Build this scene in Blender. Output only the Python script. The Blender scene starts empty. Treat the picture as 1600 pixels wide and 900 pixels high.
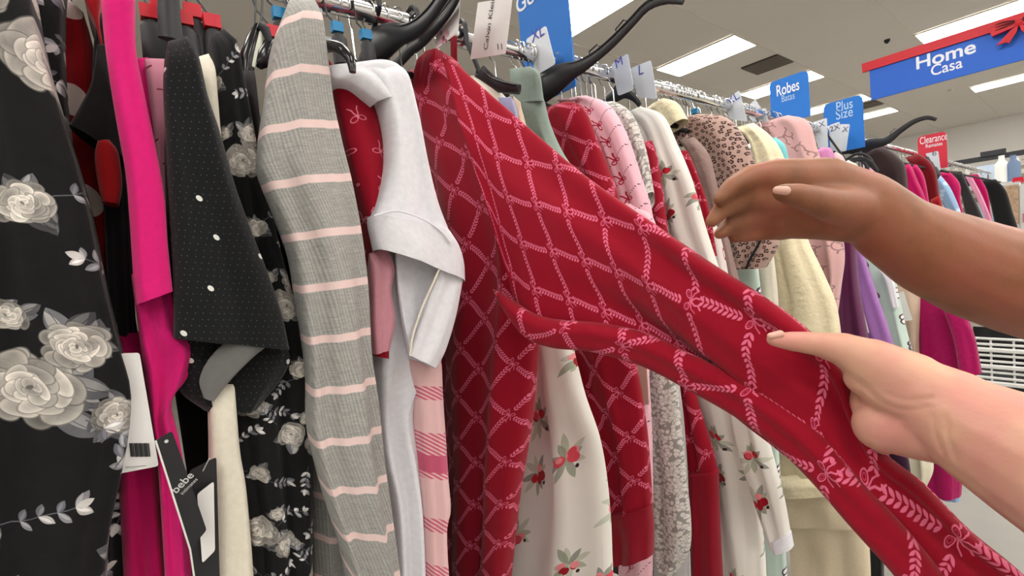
import bpy, bmesh, math, random
import numpy as np
from mathutils import Vector, Matrix, noise
random.seed(7); RNG = np.random.RandomState(11)
PI = math.pi

# ------------------------------------------------------------------ camera, world, exposure, lamps
F = 720.0                       # focal length in pixels of the 1600 x 900 frame
CH = 1.40                       # camera height
CX = 0.75                       # distance of the camera from the rail plane (x = 0); the rail runs along +y
def _n(v): return v / np.linalg.norm(v)
_d1 = _n(np.array([225 - 800, -(461 - 450), -F])); _d2 = _n(np.array([1700 - 800, -(310 - 450), -F]))
_X = -_d1; _Y = _n(_d2 - (_d2 @ _X) * _X); _Z = np.cross(_X, _Y)
CM = np.stack([_X, _Y, _Z]); CAM = np.array([CX, 0.0, CH])
cam_data = bpy.data.cameras.new('camera'); cam = bpy.data.objects.new('camera', cam_data)
bpy.context.scene.collection.objects.link(cam); bpy.context.scene.camera = cam
cam_data.sensor_width = 36; cam_data.lens = 36 * F / 1600; cam_data.clip_start = .02; cam_data.clip_end = 100
cam.matrix_world = Matrix(((*CM[0], CAM[0]), (*CM[1], CAM[1]), (*CM[2], CAM[2]), (0, 0, 0, 1)))
cam_data.dof.use_dof = False
S = bpy.context.scene
S.view_settings.view_transform = 'Standard'; S.view_settings.look = 'None'; S.view_settings.gamma = 1
S.view_settings.use_curve_mapping = False; S.view_settings.exposure = 0.42
try: S.cycles.use_denoising = True; S.cycles.max_bounces = 8
except Exception: pass
world = bpy.data.worlds.new('world'); S.world = world; world.use_nodes = True
world.node_tree.nodes['Background'].inputs[0].default_value = (1, .97, .93, 1)
world.node_tree.nodes['Background'].inputs[1].default_value = .3
PANEL_POWER = 14.0
CEIL = CH + 2.4

# ------------------------------------------------------------------ helpers
C = S.collection
def ray(px, py): return CM @ np.array([(px - 800) / F, -(py - 450) / F, -1.0])
def at(px, py, X=None, Y=None, Z=None, D=None):
    """world point seen at a pixel of the photograph on the plane x=X, y=Y, z=Z or at depth D"""
    r = ray(px, py)
    if D is not None: t = D
    elif X is not None: t = (X - CAM[0]) / r[0]
    elif Y is not None: t = (Y - CAM[1]) / r[1]
    else: t = (Z - CAM[2]) / r[2]
    return Vector(CAM + t * r)
def srgb(c):
    return tuple((x / 12.92 if x <= .04045 else ((x + .055) / 1.055) ** 2.4) for x in c)
def tag(o, label=None, cat=None, group=None, kind=None):
    if label: o['label'] = label
    if cat: o['category'] = cat
    if group: o['group'] = group
    if kind: o['kind'] = kind
    return o
def empty(name, loc=(0, 0, 0), label=None, cat=None, group=None):
    o = bpy.data.objects.new(name, None); C.objects.link(o); o.location = loc; o.empty_display_size = .05
    return tag(o, label, cat, group)
def mesh_obj(name, verts, faces, mat, parent=None, uvs=None, smooth=True, kind=None):
    me = bpy.data.meshes.new(name); off = Vector((0, 0, 0))
    root = parent
    while root is not None: off = off + root.location; root = root.parent
    me.from_pydata([Vector(v) - off for v in verts], [], faces)
    if uvs is not None:
        lay = me.uv_layers.new(name='UVMap'); arr = []
        for f in me.polygons:
            for k, li in enumerate(f.loop_indices): arr.append((li, uvs[f.index][k]))
        flat = np.zeros(len(lay.data) * 2)
        for li, uv in arr: flat[2 * li] = uv[0]; flat[2 * li + 1] = uv[1]
        lay.data.foreach_set('uv', flat)
    me.materials.append(mat)
    me.polygons.foreach_set('use_smooth', [smooth] * len(me.polygons))
    me.update()
    o = bpy.data.objects.new(name, me); C.objects.link(o)
    if parent is not None: o.parent = parent
    if kind: o['kind'] = kind
    return o
class MB:
    def __init__(s): s.v = []; s.f = []
    def box(s, c, d, ax=None):
        b = len(s.v); X, Y, Z = ax or (Vector((1, 0, 0)), Vector((0, 1, 0)), Vector((0, 0, 1))); c = Vector(c)
        for i in (-.5, .5):
            for j in (-.5, .5):
                for k in (-.5, .5): s.v.append(c + X * i * d[0] + Y * j * d[1] + Z * k * d[2])
        for q in ((0, 1, 3, 2), (4, 6, 7, 5), (0, 4, 5, 1), (2, 3, 7, 6), (0, 2, 6, 4), (1, 5, 7, 3)): s.f.append(tuple(b + i for i in q))
        return s
    def tube(s, pts, r, n=10, closed=False, sy=1.0, up=None):
        pts = [Vector(p) for p in pts]; N = len(pts); b = len(s.v)
        rr = r if hasattr(r, '__len__') else [r] * N
        u = None
        for i, p in enumerate(pts):
            t = (pts[min(i + 1, N - 1)] - pts[max(i - 1, 0)]).normalized()
            if u is None:
                u = Vector(up) if up is not None else (Vector((0, 0, 1)) if abs(t.z) < .9 else Vector((1, 0, 0)))
            u = (u - t * u.dot(t)).normalized(); w = t.cross(u)
            for k in range(n):
                a = 2 * PI * k / n; s.v.append(p + u * math.cos(a) * rr[i] * sy + w * math.sin(a) * rr[i])
        for i in range(N - 1):
            for k in range(n):
                s.f.append((b + i * n + k, b + i * n + (k + 1) % n, b + (i + 1) * n + (k + 1) % n, b + (i + 1) * n + k))
        s.f.append(tuple(b + k for k in range(n))[::-1]); s.f.append(tuple(b + (N - 1) * n + k for k in range(n)))
        return s
    def prism(s, poly, nrm, th):
        nrm = Vector(nrm).normalized(); b = len(s.v); n = len(poly)
        for p in poly: s.v.append(Vector(p) + nrm * th / 2)
        for p in poly: s.v.append(Vector(p) - nrm * th / 2)
        s.f.append(tuple(b + i for i in range(n))); s.f.append(tuple(b + n + i for i in range(n))[::-1])
        for i in range(n): s.f.append((b + i, b + n + i, b + n + (i + 1) % n, b + (i + 1) % n))
        return s
    def build(s, name, mat, parent=None, smooth=False, kind=None):
        o = mesh_obj(name, s.v, s.f, mat, parent, None, smooth, kind)
        if smooth:
            try: o.data.set_sharp_from_angle(angle=.7)
            except Exception: pass
        return o

# ------------------------------------------------------------------ plain materials
def mat(name, col, rough=.6, metal=0, bump=0, bscale=400, sheen=0, var=0, vscale=8, spec=.4, emit=None, es=1, sss=0):
    m = bpy.data.materials.new(name); m.use_nodes = True; nt = m.node_tree; b = nt.nodes['Principled BSDF']
    c = (*srgb(col), 1)
    b.inputs['Base Color'].default_value = c; b.inputs['Roughness'].default_value = rough; b.inputs['Metallic'].default_value = metal
    b.inputs['Specular IOR Level'].default_value = spec
    if sheen: b.inputs['Sheen Weight'].default_value = sheen
    tc = nt.nodes.new('ShaderNodeTexCoord')
    if var:
        nz = nt.nodes.new('ShaderNodeTexNoise'); nz.inputs['Scale'].default_value = vscale; nz.inputs['Detail'].default_value = 4
        nt.links.new(tc.outputs['Object'], nz.inputs['Vector'])
        mx = nt.nodes.new('ShaderNodeMix'); mx.data_type = 'RGBA'
        mx.inputs['A'].default_value = (*srgb([max(0, x * (1 - var)) for x in col]), 1); mx.inputs['B'].default_value = (*srgb([min(1, x * (1 + var)) for x in col]), 1)
        nt.links.new(nz.outputs['Fac'], mx.inputs['Factor']); nt.links.new(mx.outputs['Result'], b.inputs['Base Color'])
    if bump:
        nb = nt.nodes.new('ShaderNodeTexNoise'); nb.inputs['Scale'].default_value = bscale; nb.inputs['Detail'].default_value = 3
        nt.links.new(tc.outputs['Object'], nb.inputs['Vector'])
        bp = nt.nodes.new('ShaderNodeBump'); bp.inputs['Strength'].default_value = bump; bp.inputs['Distance'].default_value = .002
        nt.links.new(nb.outputs['Fac'], bp.inputs['Height']); nt.links.new(bp.outputs['Normal'], b.inputs['Normal'])
    if emit: b.inputs['Emission Color'].default_value = (*emit, 1); b.inputs['Emission Strength'].default_value = es
    if sss:
        b.inputs['Subsurface Weight'].default_value = sss; b.inputs['Subsurface Radius'].default_value = (.9, .35, .2); b.inputs['Subsurface Scale'].default_value = .008
    return m
def rgb(r, g, b): return (r / 255, g / 255, b / 255)
M_chrome = mat('chrome', (.86, .86, .87), .12, 1)
M_wire = mat('chrome_wire', (.8, .8, .8), .22, 1)
M_black = mat('black_plastic', rgb(34, 34, 37), .42, var=.1)
M_blackg = mat('gloss_black_plastic', rgb(26, 24, 27), .16)
M_dgrey = mat('dark_grey_plastic', rgb(54, 54, 57), .6, spec=.25)
M_red = mat('red_plastic', rgb(200, 20, 45), .4)
M_bluep = mat('blue_plastic', rgb(25, 130, 185), .4)
M_whitep = mat('white_plastic', rgb(225, 225, 222), .4)
M_sign = mat('blue_sign', rgb(35, 116, 205), .55)
M_signh = mat('blue_banner', rgb(40, 100, 205), .55)
M_signr = mat('red_sign', rgb(200, 40, 62), .5)
M_white = mat('white_print', rgb(235, 240, 248), .6)
M_ltblue = mat('pale_blue_print', rgb(170, 205, 240), .6)
M_violet = mat('violet_print', rgb(75, 80, 170), .6)
M_grey = mat('grey_print', rgb(90, 92, 110), .6)
M_card = mat('white_card', rgb(226, 224, 222), .55, var=.02)
M_divider = mat('divider_plastic', rgb(212, 218, 226), .3)
M_ceil = mat('ceiling_paint', rgb(226, 220, 212), .9, bump=.15, bscale=60, var=.015, vscale=1.5)
M_wall = mat('wall_paint', rgb(244, 242, 238), .85, var=.01, vscale=1)
M_wall2 = mat('grey_wall_paint', rgb(190, 184, 175), .85, var=.02, vscale=1)
M_floor = mat('polished_concrete', rgb(140, 137, 130), .4, var=.1, vscale=3, bump=.05, bscale=30)
M_panel = mat('light_diffuser', (1, 1, 1), .5, emit=(1, .97, .92), es=PANEL_POWER)
M_vent = mat('vent_metal', rgb(120, 112, 102), .6)
M_seam = mat('ceiling_grid', rgb(222, 216, 206), .6)
M_ink = mat('black_ink', rgb(60, 60, 62), .6)
M_silver = mat('silver_ink', rgb(200, 200, 200), .5)

# ------------------------------------------------------------------ printed cloth: patterns drawn in numpy on a repeating tile
class Cv:
    def __init__(s, n, base): s.n = n; s.a = np.ones((n, n, 3)) * np.array(base)
    def stamp(s, cx, cy, r, col, fn, alpha=1.0):
        n = s.n; R = int(r * n) + 2; ix = int(cx * n); iy = int(cy * n)
        xs = np.arange(ix - R, ix + R + 1); ys = np.arange(iy - R, iy + R + 1)
        dx = (xs[None, :] + .5) / n - cx; dy = (ys[:, None] + .5) / n - cy
        m = np.clip(fn(dx, dy) * n + .5, 0, 1) * alpha
        I = np.ix_(ys % n, xs % n); s.a[I] = s.a[I] * (1 - m[..., None]) + np.array(col) * m[..., None]
    def disc(s, cx, cy, r, col, alpha=1): s.stamp(cx, cy, r, col, lambda x, y: r - np.hypot(x, y), alpha)
    def ring(s, cx, cy, r, w, col, e=1.0, ang=0, gap=None, alpha=1):
        ca, sa = math.cos(ang), math.sin(ang)
        def f(x, y):
            u = x * ca + y * sa; v = (-x * sa + y * ca) / e
            m = w / 2 - np.abs(np.hypot(u, v) - r)
            if gap is not None: m = np.where(np.abs(np.arctan2(v, u) - gap[0]) < gap[1], -1, m)
            return m
        s.stamp(cx, cy, (r + w) * max(1, e), col, f, alpha)
    def ell(s, cx, cy, a, b, ang, col, alpha=1):
        ca, sa = math.cos(ang), math.sin(ang)
        s.stamp(cx, cy, max(a, b), col, lambda x, y: (1 - np.hypot((x * ca + y * sa) / a, (-x * sa + y * ca) / b)) * min(a, b), alpha)
    def soft(s, cx, cy, a, b, ang, col):
        """ellipse that is lightest at its rim and melts into what lies under its heart"""
        ca, sa = math.cos(ang), math.sin(ang)
        def f(x, y):
            rr = np.hypot((x * ca + y * sa) / a, (-x * sa + y * ca) / b); m = np.where(rr < 1, .35 + .65 * rr ** 2, 0) * np.clip((1.02 - rr) * 12, 0, 1)
            return (m - .5 + 1e-9) / s.n
        s.stamp(cx, cy, max(a, b), col, f)
    def leaf(s, bx, by, ln, wd, ang, col, alpha=1):
        """pointed leaf from its base (bx,by)"""
        ca, sa = math.cos(ang), math.sin(ang); cx, cy = bx + ca * ln / 2, by + sa * ln / 2
        def f(x, y):
            u = (x * ca + y * sa) / (ln / 2); v = np.abs(-x * sa + y * ca)
            return np.where(np.abs(u) < 1, wd / 2 * (1 - u * u) - v, -1)
        s.stamp(cx, cy, ln / 2 + wd, col, f, alpha)
    def line(s, x0, y0, x1, y1, w, col, alpha=1):
        L = math.hypot(x1 - x0, y1 - y0) or 1e-6; ux, uy = (x1 - x0) / L, (y1 - y0) / L; cx, cy = (x0 + x1) / 2, (y0 + y1) / 2
        s.stamp(cx, cy, L / 2 + w, col, lambda x, y: w / 2 - np.hypot(np.maximum(np.abs(x * ux + y * uy) - L / 2, 0), -x * uy + y * ux), alpha)
    def curve(s, pts, w, col, alpha=1):
        for a, b in zip(pts[:-1], pts[1:]): s.line(*a, *b, w, col, alpha)
    def bow(s, x, y, r, ang, col, w, fill=None):
        ca, sa = math.cos(ang), math.sin(ang)
        P = lambda u, v: (x + (u * ca - v * sa) * r, y + (u * sa + v * ca) * r)
        for sg in (-1, 1):
            cx, cy = P(sg * .5, -.18)
            if fill is not None: s.ell(cx, cy, .45 * r, .25 * r, ang - sg * .35, fill)
            s.ring(cx, cy, .45 * r, w, col, .55, ang - sg * .35)
            s.curve([P(0, 0), P(sg * .25, .4), P(sg * .3, .75), P(sg * .55, 1.05)], w, col)
        s.disc(x, y, w * 1.1, col)
def image(name, arr):
    n = arr.shape[0]; im = bpy.data.images.new(name, n, n); px = np.ones((n, n, 4), dtype=np.float32); px[..., :3] = np.clip(arr, 0, 1)
    im.pixels.foreach_set(px.ravel()); im.update(); im.pack(); return im
def cloth_mat(name, arr, rough=.9, sheen=.15, bump=.25, rib=0, ribscale=900, plush=0, sat=1):
    m = bpy.data.materials.new(name); m.use_nodes = True; nt = m.node_tree; b = nt.nodes['Principled BSDF']
    L = nt.links.new; N = nt.nodes.new
    uv = N('ShaderNodeUVMap')
    if isinstance(arr, tuple):
        nz = N('ShaderNodeTexNoise'); nz.inputs['Scale'].default_value = 30; nz.inputs['Detail'].default_value = 5
        mx = N('ShaderNodeMix'); mx.data_type = 'RGBA'
        mx.inputs['A'].default_value = (*srgb([x * .94 for x in arr]), 1); mx.inputs['B'].default_value = (*srgb([min(1, x * 1.04) for x in arr]), 1)
        L(uv.outputs[0], nz.inputs['Vector']); L(nz.outputs['Fac'], mx.inputs['Factor']); L(mx.outputs['Result'], b.inputs['Base Color'])
    else:
        t = N('ShaderNodeTexImage'); t.image = image(name, arr); L(uv.outputs[0], t.inputs['Vector']); L(t.outputs['Color'], b.inputs['Base Color'])
    b.inputs['Roughness'].default_value = rough; b.inputs['Specular IOR Level'].default_value = .2 if rough > .6 else .5
    b.inputs['Sheen Weight'].default_value = sheen; b.inputs['Sheen Roughness'].default_value = .5
    tc = N('ShaderNodeTexCoord')
    nb = N('ShaderNodeTexNoise'); nb.inputs['Scale'].default_value = 60 if plush else 700; nb.inputs['Detail'].default_value = 6
    L(tc.outputs['Object'], nb.inputs['Vector'])
    bp = N('ShaderNodeBump'); bp.inputs['Strength'].default_value = .7 if plush else bump; bp.inputs['Distance'].default_value = .006 if plush else .0015
    L(nb.outputs['Fac'], bp.inputs['Height'])
    last = bp
    if rib:
        mp = N('ShaderNodeMapping'); mp.inputs['Scale'].default_value = (1, .0, 1); L(uv.outputs[0], mp.inputs['Vector'])
        wv = N('ShaderNodeTexWave'); wv.inputs['Scale'].default_value = ribscale; L(mp.outputs[0], wv.inputs['Vector'])
        b2 = N('ShaderNodeBump'); b2.inputs['Strength'].default_value = rib; b2.inputs['Distance'].default_value = .002
        L(wv.outputs['Fac'], b2.inputs['Height']); L(bp.outputs['Normal'], b2.inputs['Normal']); last = b2
    L(last.outputs['Normal'], b.inputs['Normal'])
    m['tile'] = 1.0
    return m
R_ = random.Random(5)
def rose(c, x, y, r, seed, tint=(1, .97, .93), lo=.30):
    q = random.Random(seed); T = np.array(tint)
    def petal(px, py, a, b, ang, v):
        c.ell(px, py, a * 1.07, b * 1.08, ang, T * (v * .6), .7)
        c.soft(px, py, a, b, ang, T * v)
    for rr, m, sz, v in ((.78, 9, .40, .66), (.60, 8, .40, .78), (.42, 7, .34, .84), (.27, 6, .25, .88), (.13, 4, .17, .9)):
        a0 = q.random() * 6.28
        for k in range(m):
            a = a0 + k * 2 * PI / m + q.uniform(-.22, .22); d = r * rr * q.uniform(.85, 1.15)
            petal(x + math.cos(a) * d, y + math.sin(a) * d * .85, r * sz * q.uniform(.7, 1.35), r * sz * .66 * q.uniform(.7, 1.3), a + 1.57 + q.uniform(-.6, .6), min(.98, v * q.uniform(.8, 1.2)))
    c.ell(x, y, r * .09, r * .05, q.random() * 3, T * .45)
def spray(c, x, y, ln, ang, n, seed, k=1.0, cols=((.55, .55, .57), (.75, .74, .74), (.42, .42, .45))):
    q = random.Random(seed); pts = [(x, y)]; a = ang
    for i in range(n):
        a += q.uniform(-.18, .22); x += math.cos(a) * ln / n; y += math.sin(a) * ln / n; pts.append((x, y))
    c.curve(pts, .004 * k, (.38, .38, .4))
    for i, (px, py) in enumerate(pts[1:]):
        for sg in (-1, 1):
            c0 = q.choice(cols); L = .055 * k * q.uniform(.7, 1.1)
            c.leaf(px, py, L, L * .5, a + sg * q.uniform(.6, 1.1), c0); c.leaf(px, py, L * .85, L * .2, a + sg * .85, [min(1, v * 1.25) for v in c0])
    c.leaf(pts[-1][0], pts[-1][1], .05 * k, .028 * k, a, (.8, .79, .78))
def t_rose(n=1024):
    c = Cv(n, (.062, .062, .07))
    def big_leaf(x, y, L, a, v):
        c.leaf(x, y, L, L * .52, a, (v * .8, v * .8, v * .84)); c.leaf(x + math.cos(a + 1.2) * L * .05, y + math.sin(a + 1.2) * L * .05, L * .9, L * .26, a + .04, (v * 1.25, v * 1.24, v * 1.24))
        c.line(x, y, x + math.cos(a) * L * .9, y + math.sin(a) * L * .9, .002, (v * .6, v * .6, v * .62))
    RS = ((.26, .25, .12, 1), (.08, .36, .085, 2), (.36, .40, .078, 3), (.20, .46, .05, 13), (.47, .2, .06, 12), (.72, .74, .115, 4), (.88, .62, .08, 5), (.58, .62, .07, 6), (.60, .86, .05, 16), (.22, .80, .07, 7), (.82, .14, .06, 8), (.86, .86, .05, 9))
    for (x, y, r, s_) in RS:
        for k in range(7): big_leaf(x + R_.uniform(-.5, .5) * r, y + R_.uniform(-.5, .5) * r, r * R_.uniform(1.0, 1.5), R_.random() * 6.28, R_.uniform(.3, .55))
    for a in RS: rose(c, *a)
    for i, (x, y, l, a) in enumerate(((.40, .18, .2, -.6), (.14, .12, .16, -2.0), (.46, .42, .2, .7), (.0, .46, .15, 2.2), (.84, .78, .2, .5), (.62, .92, .16, 1.9), (.97, .58, .16, -.8), (.52, .66, .16, 3.2), (.28, .84, .18, .5), (.86, .10, .15, -.5), (.76, .17, .13, 2.8), (.16, .74, .14, 3.6), (.5, .04, .14, 1.2), (.7, .4, .18, .2), (.68, .42, .12, 2.6))): spray(c, x, y, l, a, 4, i, .9)
    q = np.random.RandomState(3); g = q.rand(33, 33); g[-1] = g[0]; g[:, -1] = g[:, 0]; u = np.linspace(0, 32, n); k = u.astype(int).clip(0, 31); fr = u - k
    r0 = g[k] * (1 - fr)[:, None] + g[k + 1] * fr[:, None]; g2 = r0[:, k] * (1 - fr) + r0[:, k + 1] * fr
    return c.a * (.82 + .3 * g2[..., None])
def t_lattice(n=448, base=(.57, .005, .12), ink=(.86, .42, .54)):
    c = Cv(n, base)
    for ax in (0, 1):
        for i in range(9):
            t = .13 + .7 * (i + .5) / 9; wob = .022 * math.sin(2 * PI * t)
            for sg in (-1, 1):
                p = (t, wob) if ax == 0 else (wob, t); a = 0 if ax == 0 else PI / 2
                c.leaf(p[0], p[1], .108, .042, a + sg * .68, ink)
    for sg in (-1, 1):                      # the bow at every crossing: two loops, two tails
        c.ring(.085 * sg, .06, .062, .02, ink, .62, .7 * sg); c.ring(.085 * sg, .06, .03, .012, ink, .62, .7 * sg, alpha=.6)
        c.curve([(0, 0), (.05 * sg, -.07), (.045 * sg, -.13), (.09 * sg, -.18)], .024, ink)
        c.curve([(0, 0), (.10 * sg, -.03), (.15 * sg, -.09)], .018, ink)
    c.disc(0, 0, .028, ink)
    return c.a
def t_bow(n=512, base=(.57, .005, .12), ink=(.88, .5, .58), m=3, r=.09):
    c = Cv(n, base)
    for i in range(m):
        for j in range(m): c.bow((i + .5 * (j % 2) + .25) / m, (j + .4) / m, r, R_.uniform(-.9, .9), ink, .013)
    return c.a
def t_pink(n=512):
    c = Cv(n, (.93, .73, .78))
    for k in range(6):
        for i in range(60): c.disc(k / 6 + i / 60, i / 60, .0045, (.25, .1, .2))
    for k in range(6):
        for j in range(3): c.bow(k / 6 + (j + (k % 2) * .5) / 3, (j + (k % 2) * .5) / 3, .05, .6 + (j % 2) * .5, (.7, .08, .22), .012)
    return c.a
def t_mauvebow(n=256):
    c = Cv(n, (.78, .52, .6)); c.bow(.3, .3, .2, .3, (.45, .12, .2), .03); c.bow(.75, .75, .2, -.5, (.45, .12, .2), .03); c.line(0, .55, .5, .5, .02, (.5, .2, .28)); return c.a
def t_grey_leaf(n=512):
    c = Cv(n, (.60, .58, .56)); q = random.Random(3)
    for i in range(420):
        x, y, a = q.random(), q.random(), q.random() * 6.28; c.ell(x, y, .036, .028, a, (.56, .54, .52)); c.ell(x, y, .032, .024, a, (.86, .84, .82))
    for i in range(120): c.disc(q.random(), q.random(), .011, (.86, .84, .82))
    return c.a
def t_holly(n=768, base=(.90, .885, .86)):
    c = Cv(n, base); q = random.Random(12)
    for i, (x, y) in enumerate(((.2, .15), (.66, .32), (.25, .6), (.78, .8), (.5, .02), (.0, .36), (.48, .82), (.95, .1), (.45, .46))):
        a0 = q.random() * 6.28
        for k in range(9):
            a = a0 + k * .7 + q.uniform(-.25, .25); c.leaf(x, y, q.uniform(.08, .13), .034, a, q.choice([(.62, .66, .55), (.52, .56, .48), (.72, .74, .66), (.46, .47, .43)]), .7)
        for k in range(5):
            a = q.random() * 6.28; r = q.uniform(.016, .032); c.ell(x + math.cos(a) * .034, y + math.sin(a) * .034, r, r * .8, a, q.choice([(.74, .1, .18), (.85, .3, .36), (.6, .05, .12), (.92, .55, .58)]))
        c.disc(x + .05, y - .05, .01, (.2, .15, .15))
    return c.a
def t_leopard(n=512):
    c = Cv(n, (.72, .60, .56)); q = random.Random(8); pts = []
    for i in range(1500):
        x, y = q.random(), q.random()
        if all(min(abs(x - a), 1 - abs(x - a)) ** 2 + min(abs(y - b), 1 - abs(y - b)) ** 2 > .058 ** 2 for a, b in pts): pts.append((x, y))
    for x, y in pts:
        r = q.uniform(.016, .024); c.disc(x, y, r, (.56, .43, .40)); a = q.random() * 6.28
        for k in range(4):
            t = a + k * 1.35 + q.uniform(-.2, .2); c.ell(x + math.cos(t) * r, y + math.sin(t) * r, r * .62, r * .36, t + 1.57, (.1, .07, .08))
    return c.a
def t_paisley(n=512):
    c = Cv(n, (.86, .68, .68)); q = random.Random(4)
    for i in range(18):
        x, y, a = q.random(), q.random(), q.random() * 6.28; r = q.uniform(.05, .085); col = (.62, .48, .47)
        pts = [(x + math.cos(a + t * .5) * r * (1 - t / 13), y + math.sin(a + t * .5) * r * (1 - t / 13)) for t in range(11)]
        c.curve(pts, .014, col)
        for t in (0, 3, 6): c.leaf(pts[t][0], pts[t][1], .05, .018, a + t * .5, col)
    return c.a
def t_dots(n=768):
    c = Cv(n, (.075, .08, .085)); q = random.Random(2)
    for i in range(26):
        for j in range(26): c.disc((i + .5 * (j % 2)) / 26 + q.uniform(-.006, .006), j / 26, .0028, (.45, .47, .47), .8)
    for x, y in ((.15, .1), (.55, .22), (.86, .05), (.32, .45), (.75, .5), (.1, .72), (.52, .78), (.88, .82)): c.ell(x, y, .016, .018, .3, (.88, .88, .86))
    return c.a
def t_stripe(n=768):
    q = np.random.RandomState(1); a = np.ones((n, n, 3)) * np.array([.62, .615, .60])
    col = q.normal(0, .022, (1, n)); fine = q.normal(0, .03, (n, n)); hz = q.normal(0, .02, (n // 4, n // 32)).repeat(4, 0).repeat(32, 1)
    rib = .035 * np.sin(np.arange(n) * 2 * PI * 48 / n)[None, :]
    a += (col + fine + hz + rib)[..., None]
    y = (np.arange(n) / n)[:, None, None]
    for k in range(3):
        d = np.abs((y - (k + .5) / 3)); m = np.clip((.028 - d) * n * .25, 0, 1); a = a * (1 - m) + np.array([.90, .80, .79]) * m
    return a
def t_plaid(n=256):
    c = np.ones((n, n, 3)) * np.array([.88, .72, .72]); y = np.arange(n); d = ((y[:, None] * 2 + y[None, :]) % 16 < 8)
    for k0, k1 in ((0, .35), (.6, .7)):
        b = (y / n > k0) & (y / n < k1); c[b] = np.where(d[b][..., None], [.78, .36, .46], c[b])
    b = (y / n > .05) & (y / n < .18); c[b] = [.76, .34, .45]; b = (y / n > .3) & (y / n < .6); c[:, b] = np.where(d[:, b][..., None], [.75, .33, .43], c[:, b]); return c
def t_reddot(n=256):
    c = Cv(n, (.56, .03, .08)); c.ell(.3, .25, .13, .17, .3, (.85, .78, .76)); c.ell(.8, .75, .12, .16, .3, (.85, .78, .76)); return c.a
def t_mint(n=384):
    c = Cv(n, (.78, .86, .82)); q = random.Random(6)
    for x, y in ((.25, .3), (.75, .75), (.8, .2), (.25, .8)):
        for k in range(5):
            a = k * 1.2566; c.disc(x + math.cos(a) * .07, y + math.sin(a) * .07, .065, (.3, .25, .3)); c.disc(x + math.cos(a) * .07, y + math.sin(a) * .07, .045, (.93, .93, .92) if x < .5 else (.62, .45, .55))
        c.disc(x, y, .03, (.3, .25, .3))
    return c.a
def t_bluedot(n=256):
    c = Cv(n, (.58, .70, .84)); q = random.Random(6)
    for i in range(20): c.disc(q.random(), q.random(), .04, (.75, .84, .93))
    return c.a
def t_whitecurl(n=256):
    c = Cv(n, (.88, .83, .82))
    for x, y, a in ((.3, .3, 0), (.75, .8, 2)): c.ring(x, y, .12, .045, (.62, .08, .17), 1, 0, (a, .8))
    return c.a
def t_fuzz(n=256):
    c = Cv(n, (.86, .83, .74)); q = random.Random(9)
    for i in range(14): c.ell(q.random(), q.random(), .09, .05, q.random() * 3, (.66, .68, .58), .6)
    return c.a
TX = {}
def K(key): return TX[key]
def reg(key, m, tile=1.0): TX[key] = (m, tile)
reg('rose', cloth_mat('rose_print', t_rose(), .85, .1), .24)
reg('lattice', cloth_mat('lattice_print', t_lattice(), .85, .1), .062)
reg('redbow', cloth_mat('bow_print', t_bow(), .85, .1), .115)
reg('pinkline', cloth_mat('bow_line_print', t_pink(), .85, .1), .26)
reg('mauvebow', cloth_mat('mauve_bow_print', t_mauvebow()), .07)
reg('greyleaf', cloth_mat('grey_leaf_print', t_grey_leaf()), .16)
reg('holly', cloth_mat('sprig_print', t_holly(), .85, .1), .40)
reg('leopard', cloth_mat('spotted_print', t_leopard(), .9, .2), .2)
reg('paisley', cloth_mat('scroll_print', t_paisley(), .9, .2), .28)
reg('dots', cloth_mat('dotted_print', t_dots()), .145)
reg('stripe', cloth_mat('heather_stripe', t_stripe(), .95, .1, .3), .158)
reg('plaid', cloth_mat('plaid_print', t_plaid()), .17)
reg('reddot', cloth_mat('red_dot_print', t_reddot()), .09)
reg('mint', cloth_mat('mint_print', t_mint()), .22)
reg('bluedot', cloth_mat('blue_dot_print', t_bluedot()), .3)
reg('curl', cloth_mat('curl_print', t_whitecurl()), .13)
reg('fuzz', cloth_mat('fuzzy_print', t_fuzz(), plush=1), .2)
for k, c, kw in (('white', rgb(226, 226, 232), {}), ('cream', rgb(226, 218, 204), {}), ('lavender', rgb(168, 176, 214), {}), ('sage', rgb(140, 156, 148), {}),
                 ('hotpink', rgb(214, 26, 116), {}), ('magenta', rgb(186, 12, 92), {}), ('deepmagenta', rgb(165, 12, 88), dict(plush=1)), ('crimson', rgb(140, 4, 32), {}), ('darkred', rgb(112, 8, 22), {}), ('red', rgb(150, 14, 20), {}),
                 ('black', rgb(26, 26, 28), {}), ('charcoal', rgb(44, 40, 42), {}), ('brown', rgb(58, 44, 44), {}), ('creamplush', rgb(236, 224, 190), dict(plush=1)),
                 ('beige', rgb(222, 206, 178), {}), ('taupeplush', rgb(150, 124, 118), dict(plush=1)), ('aqua', rgb(122, 205, 212), {}), ('purple', rgb(92, 14, 74), dict(rough=.5)),
                 ('darkpurple', rgb(48, 16, 44), {}), ('lilac', rgb(176, 120, 196), dict(rib=.6, ribscale=60)), ('mauve', rgb(196, 132, 146), dict(rough=.35)), ('pink', rgb(222, 150, 180), {}), ('palepink', rgb(226, 196, 196), {}),
                 ('orchid', rgb(205, 135, 185), {}), ('greyknit', rgb(118, 118, 116), dict(rib=.5, ribscale=90)), ('palegrey', rgb(190, 188, 188), {}), ('offwhite', rgb(228, 222, 205), {}), ('tan', rgb(214, 190, 168), {})):
    reg(k, cloth_mat(k + '_cloth', tuple(c), **kw), .2)

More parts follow.
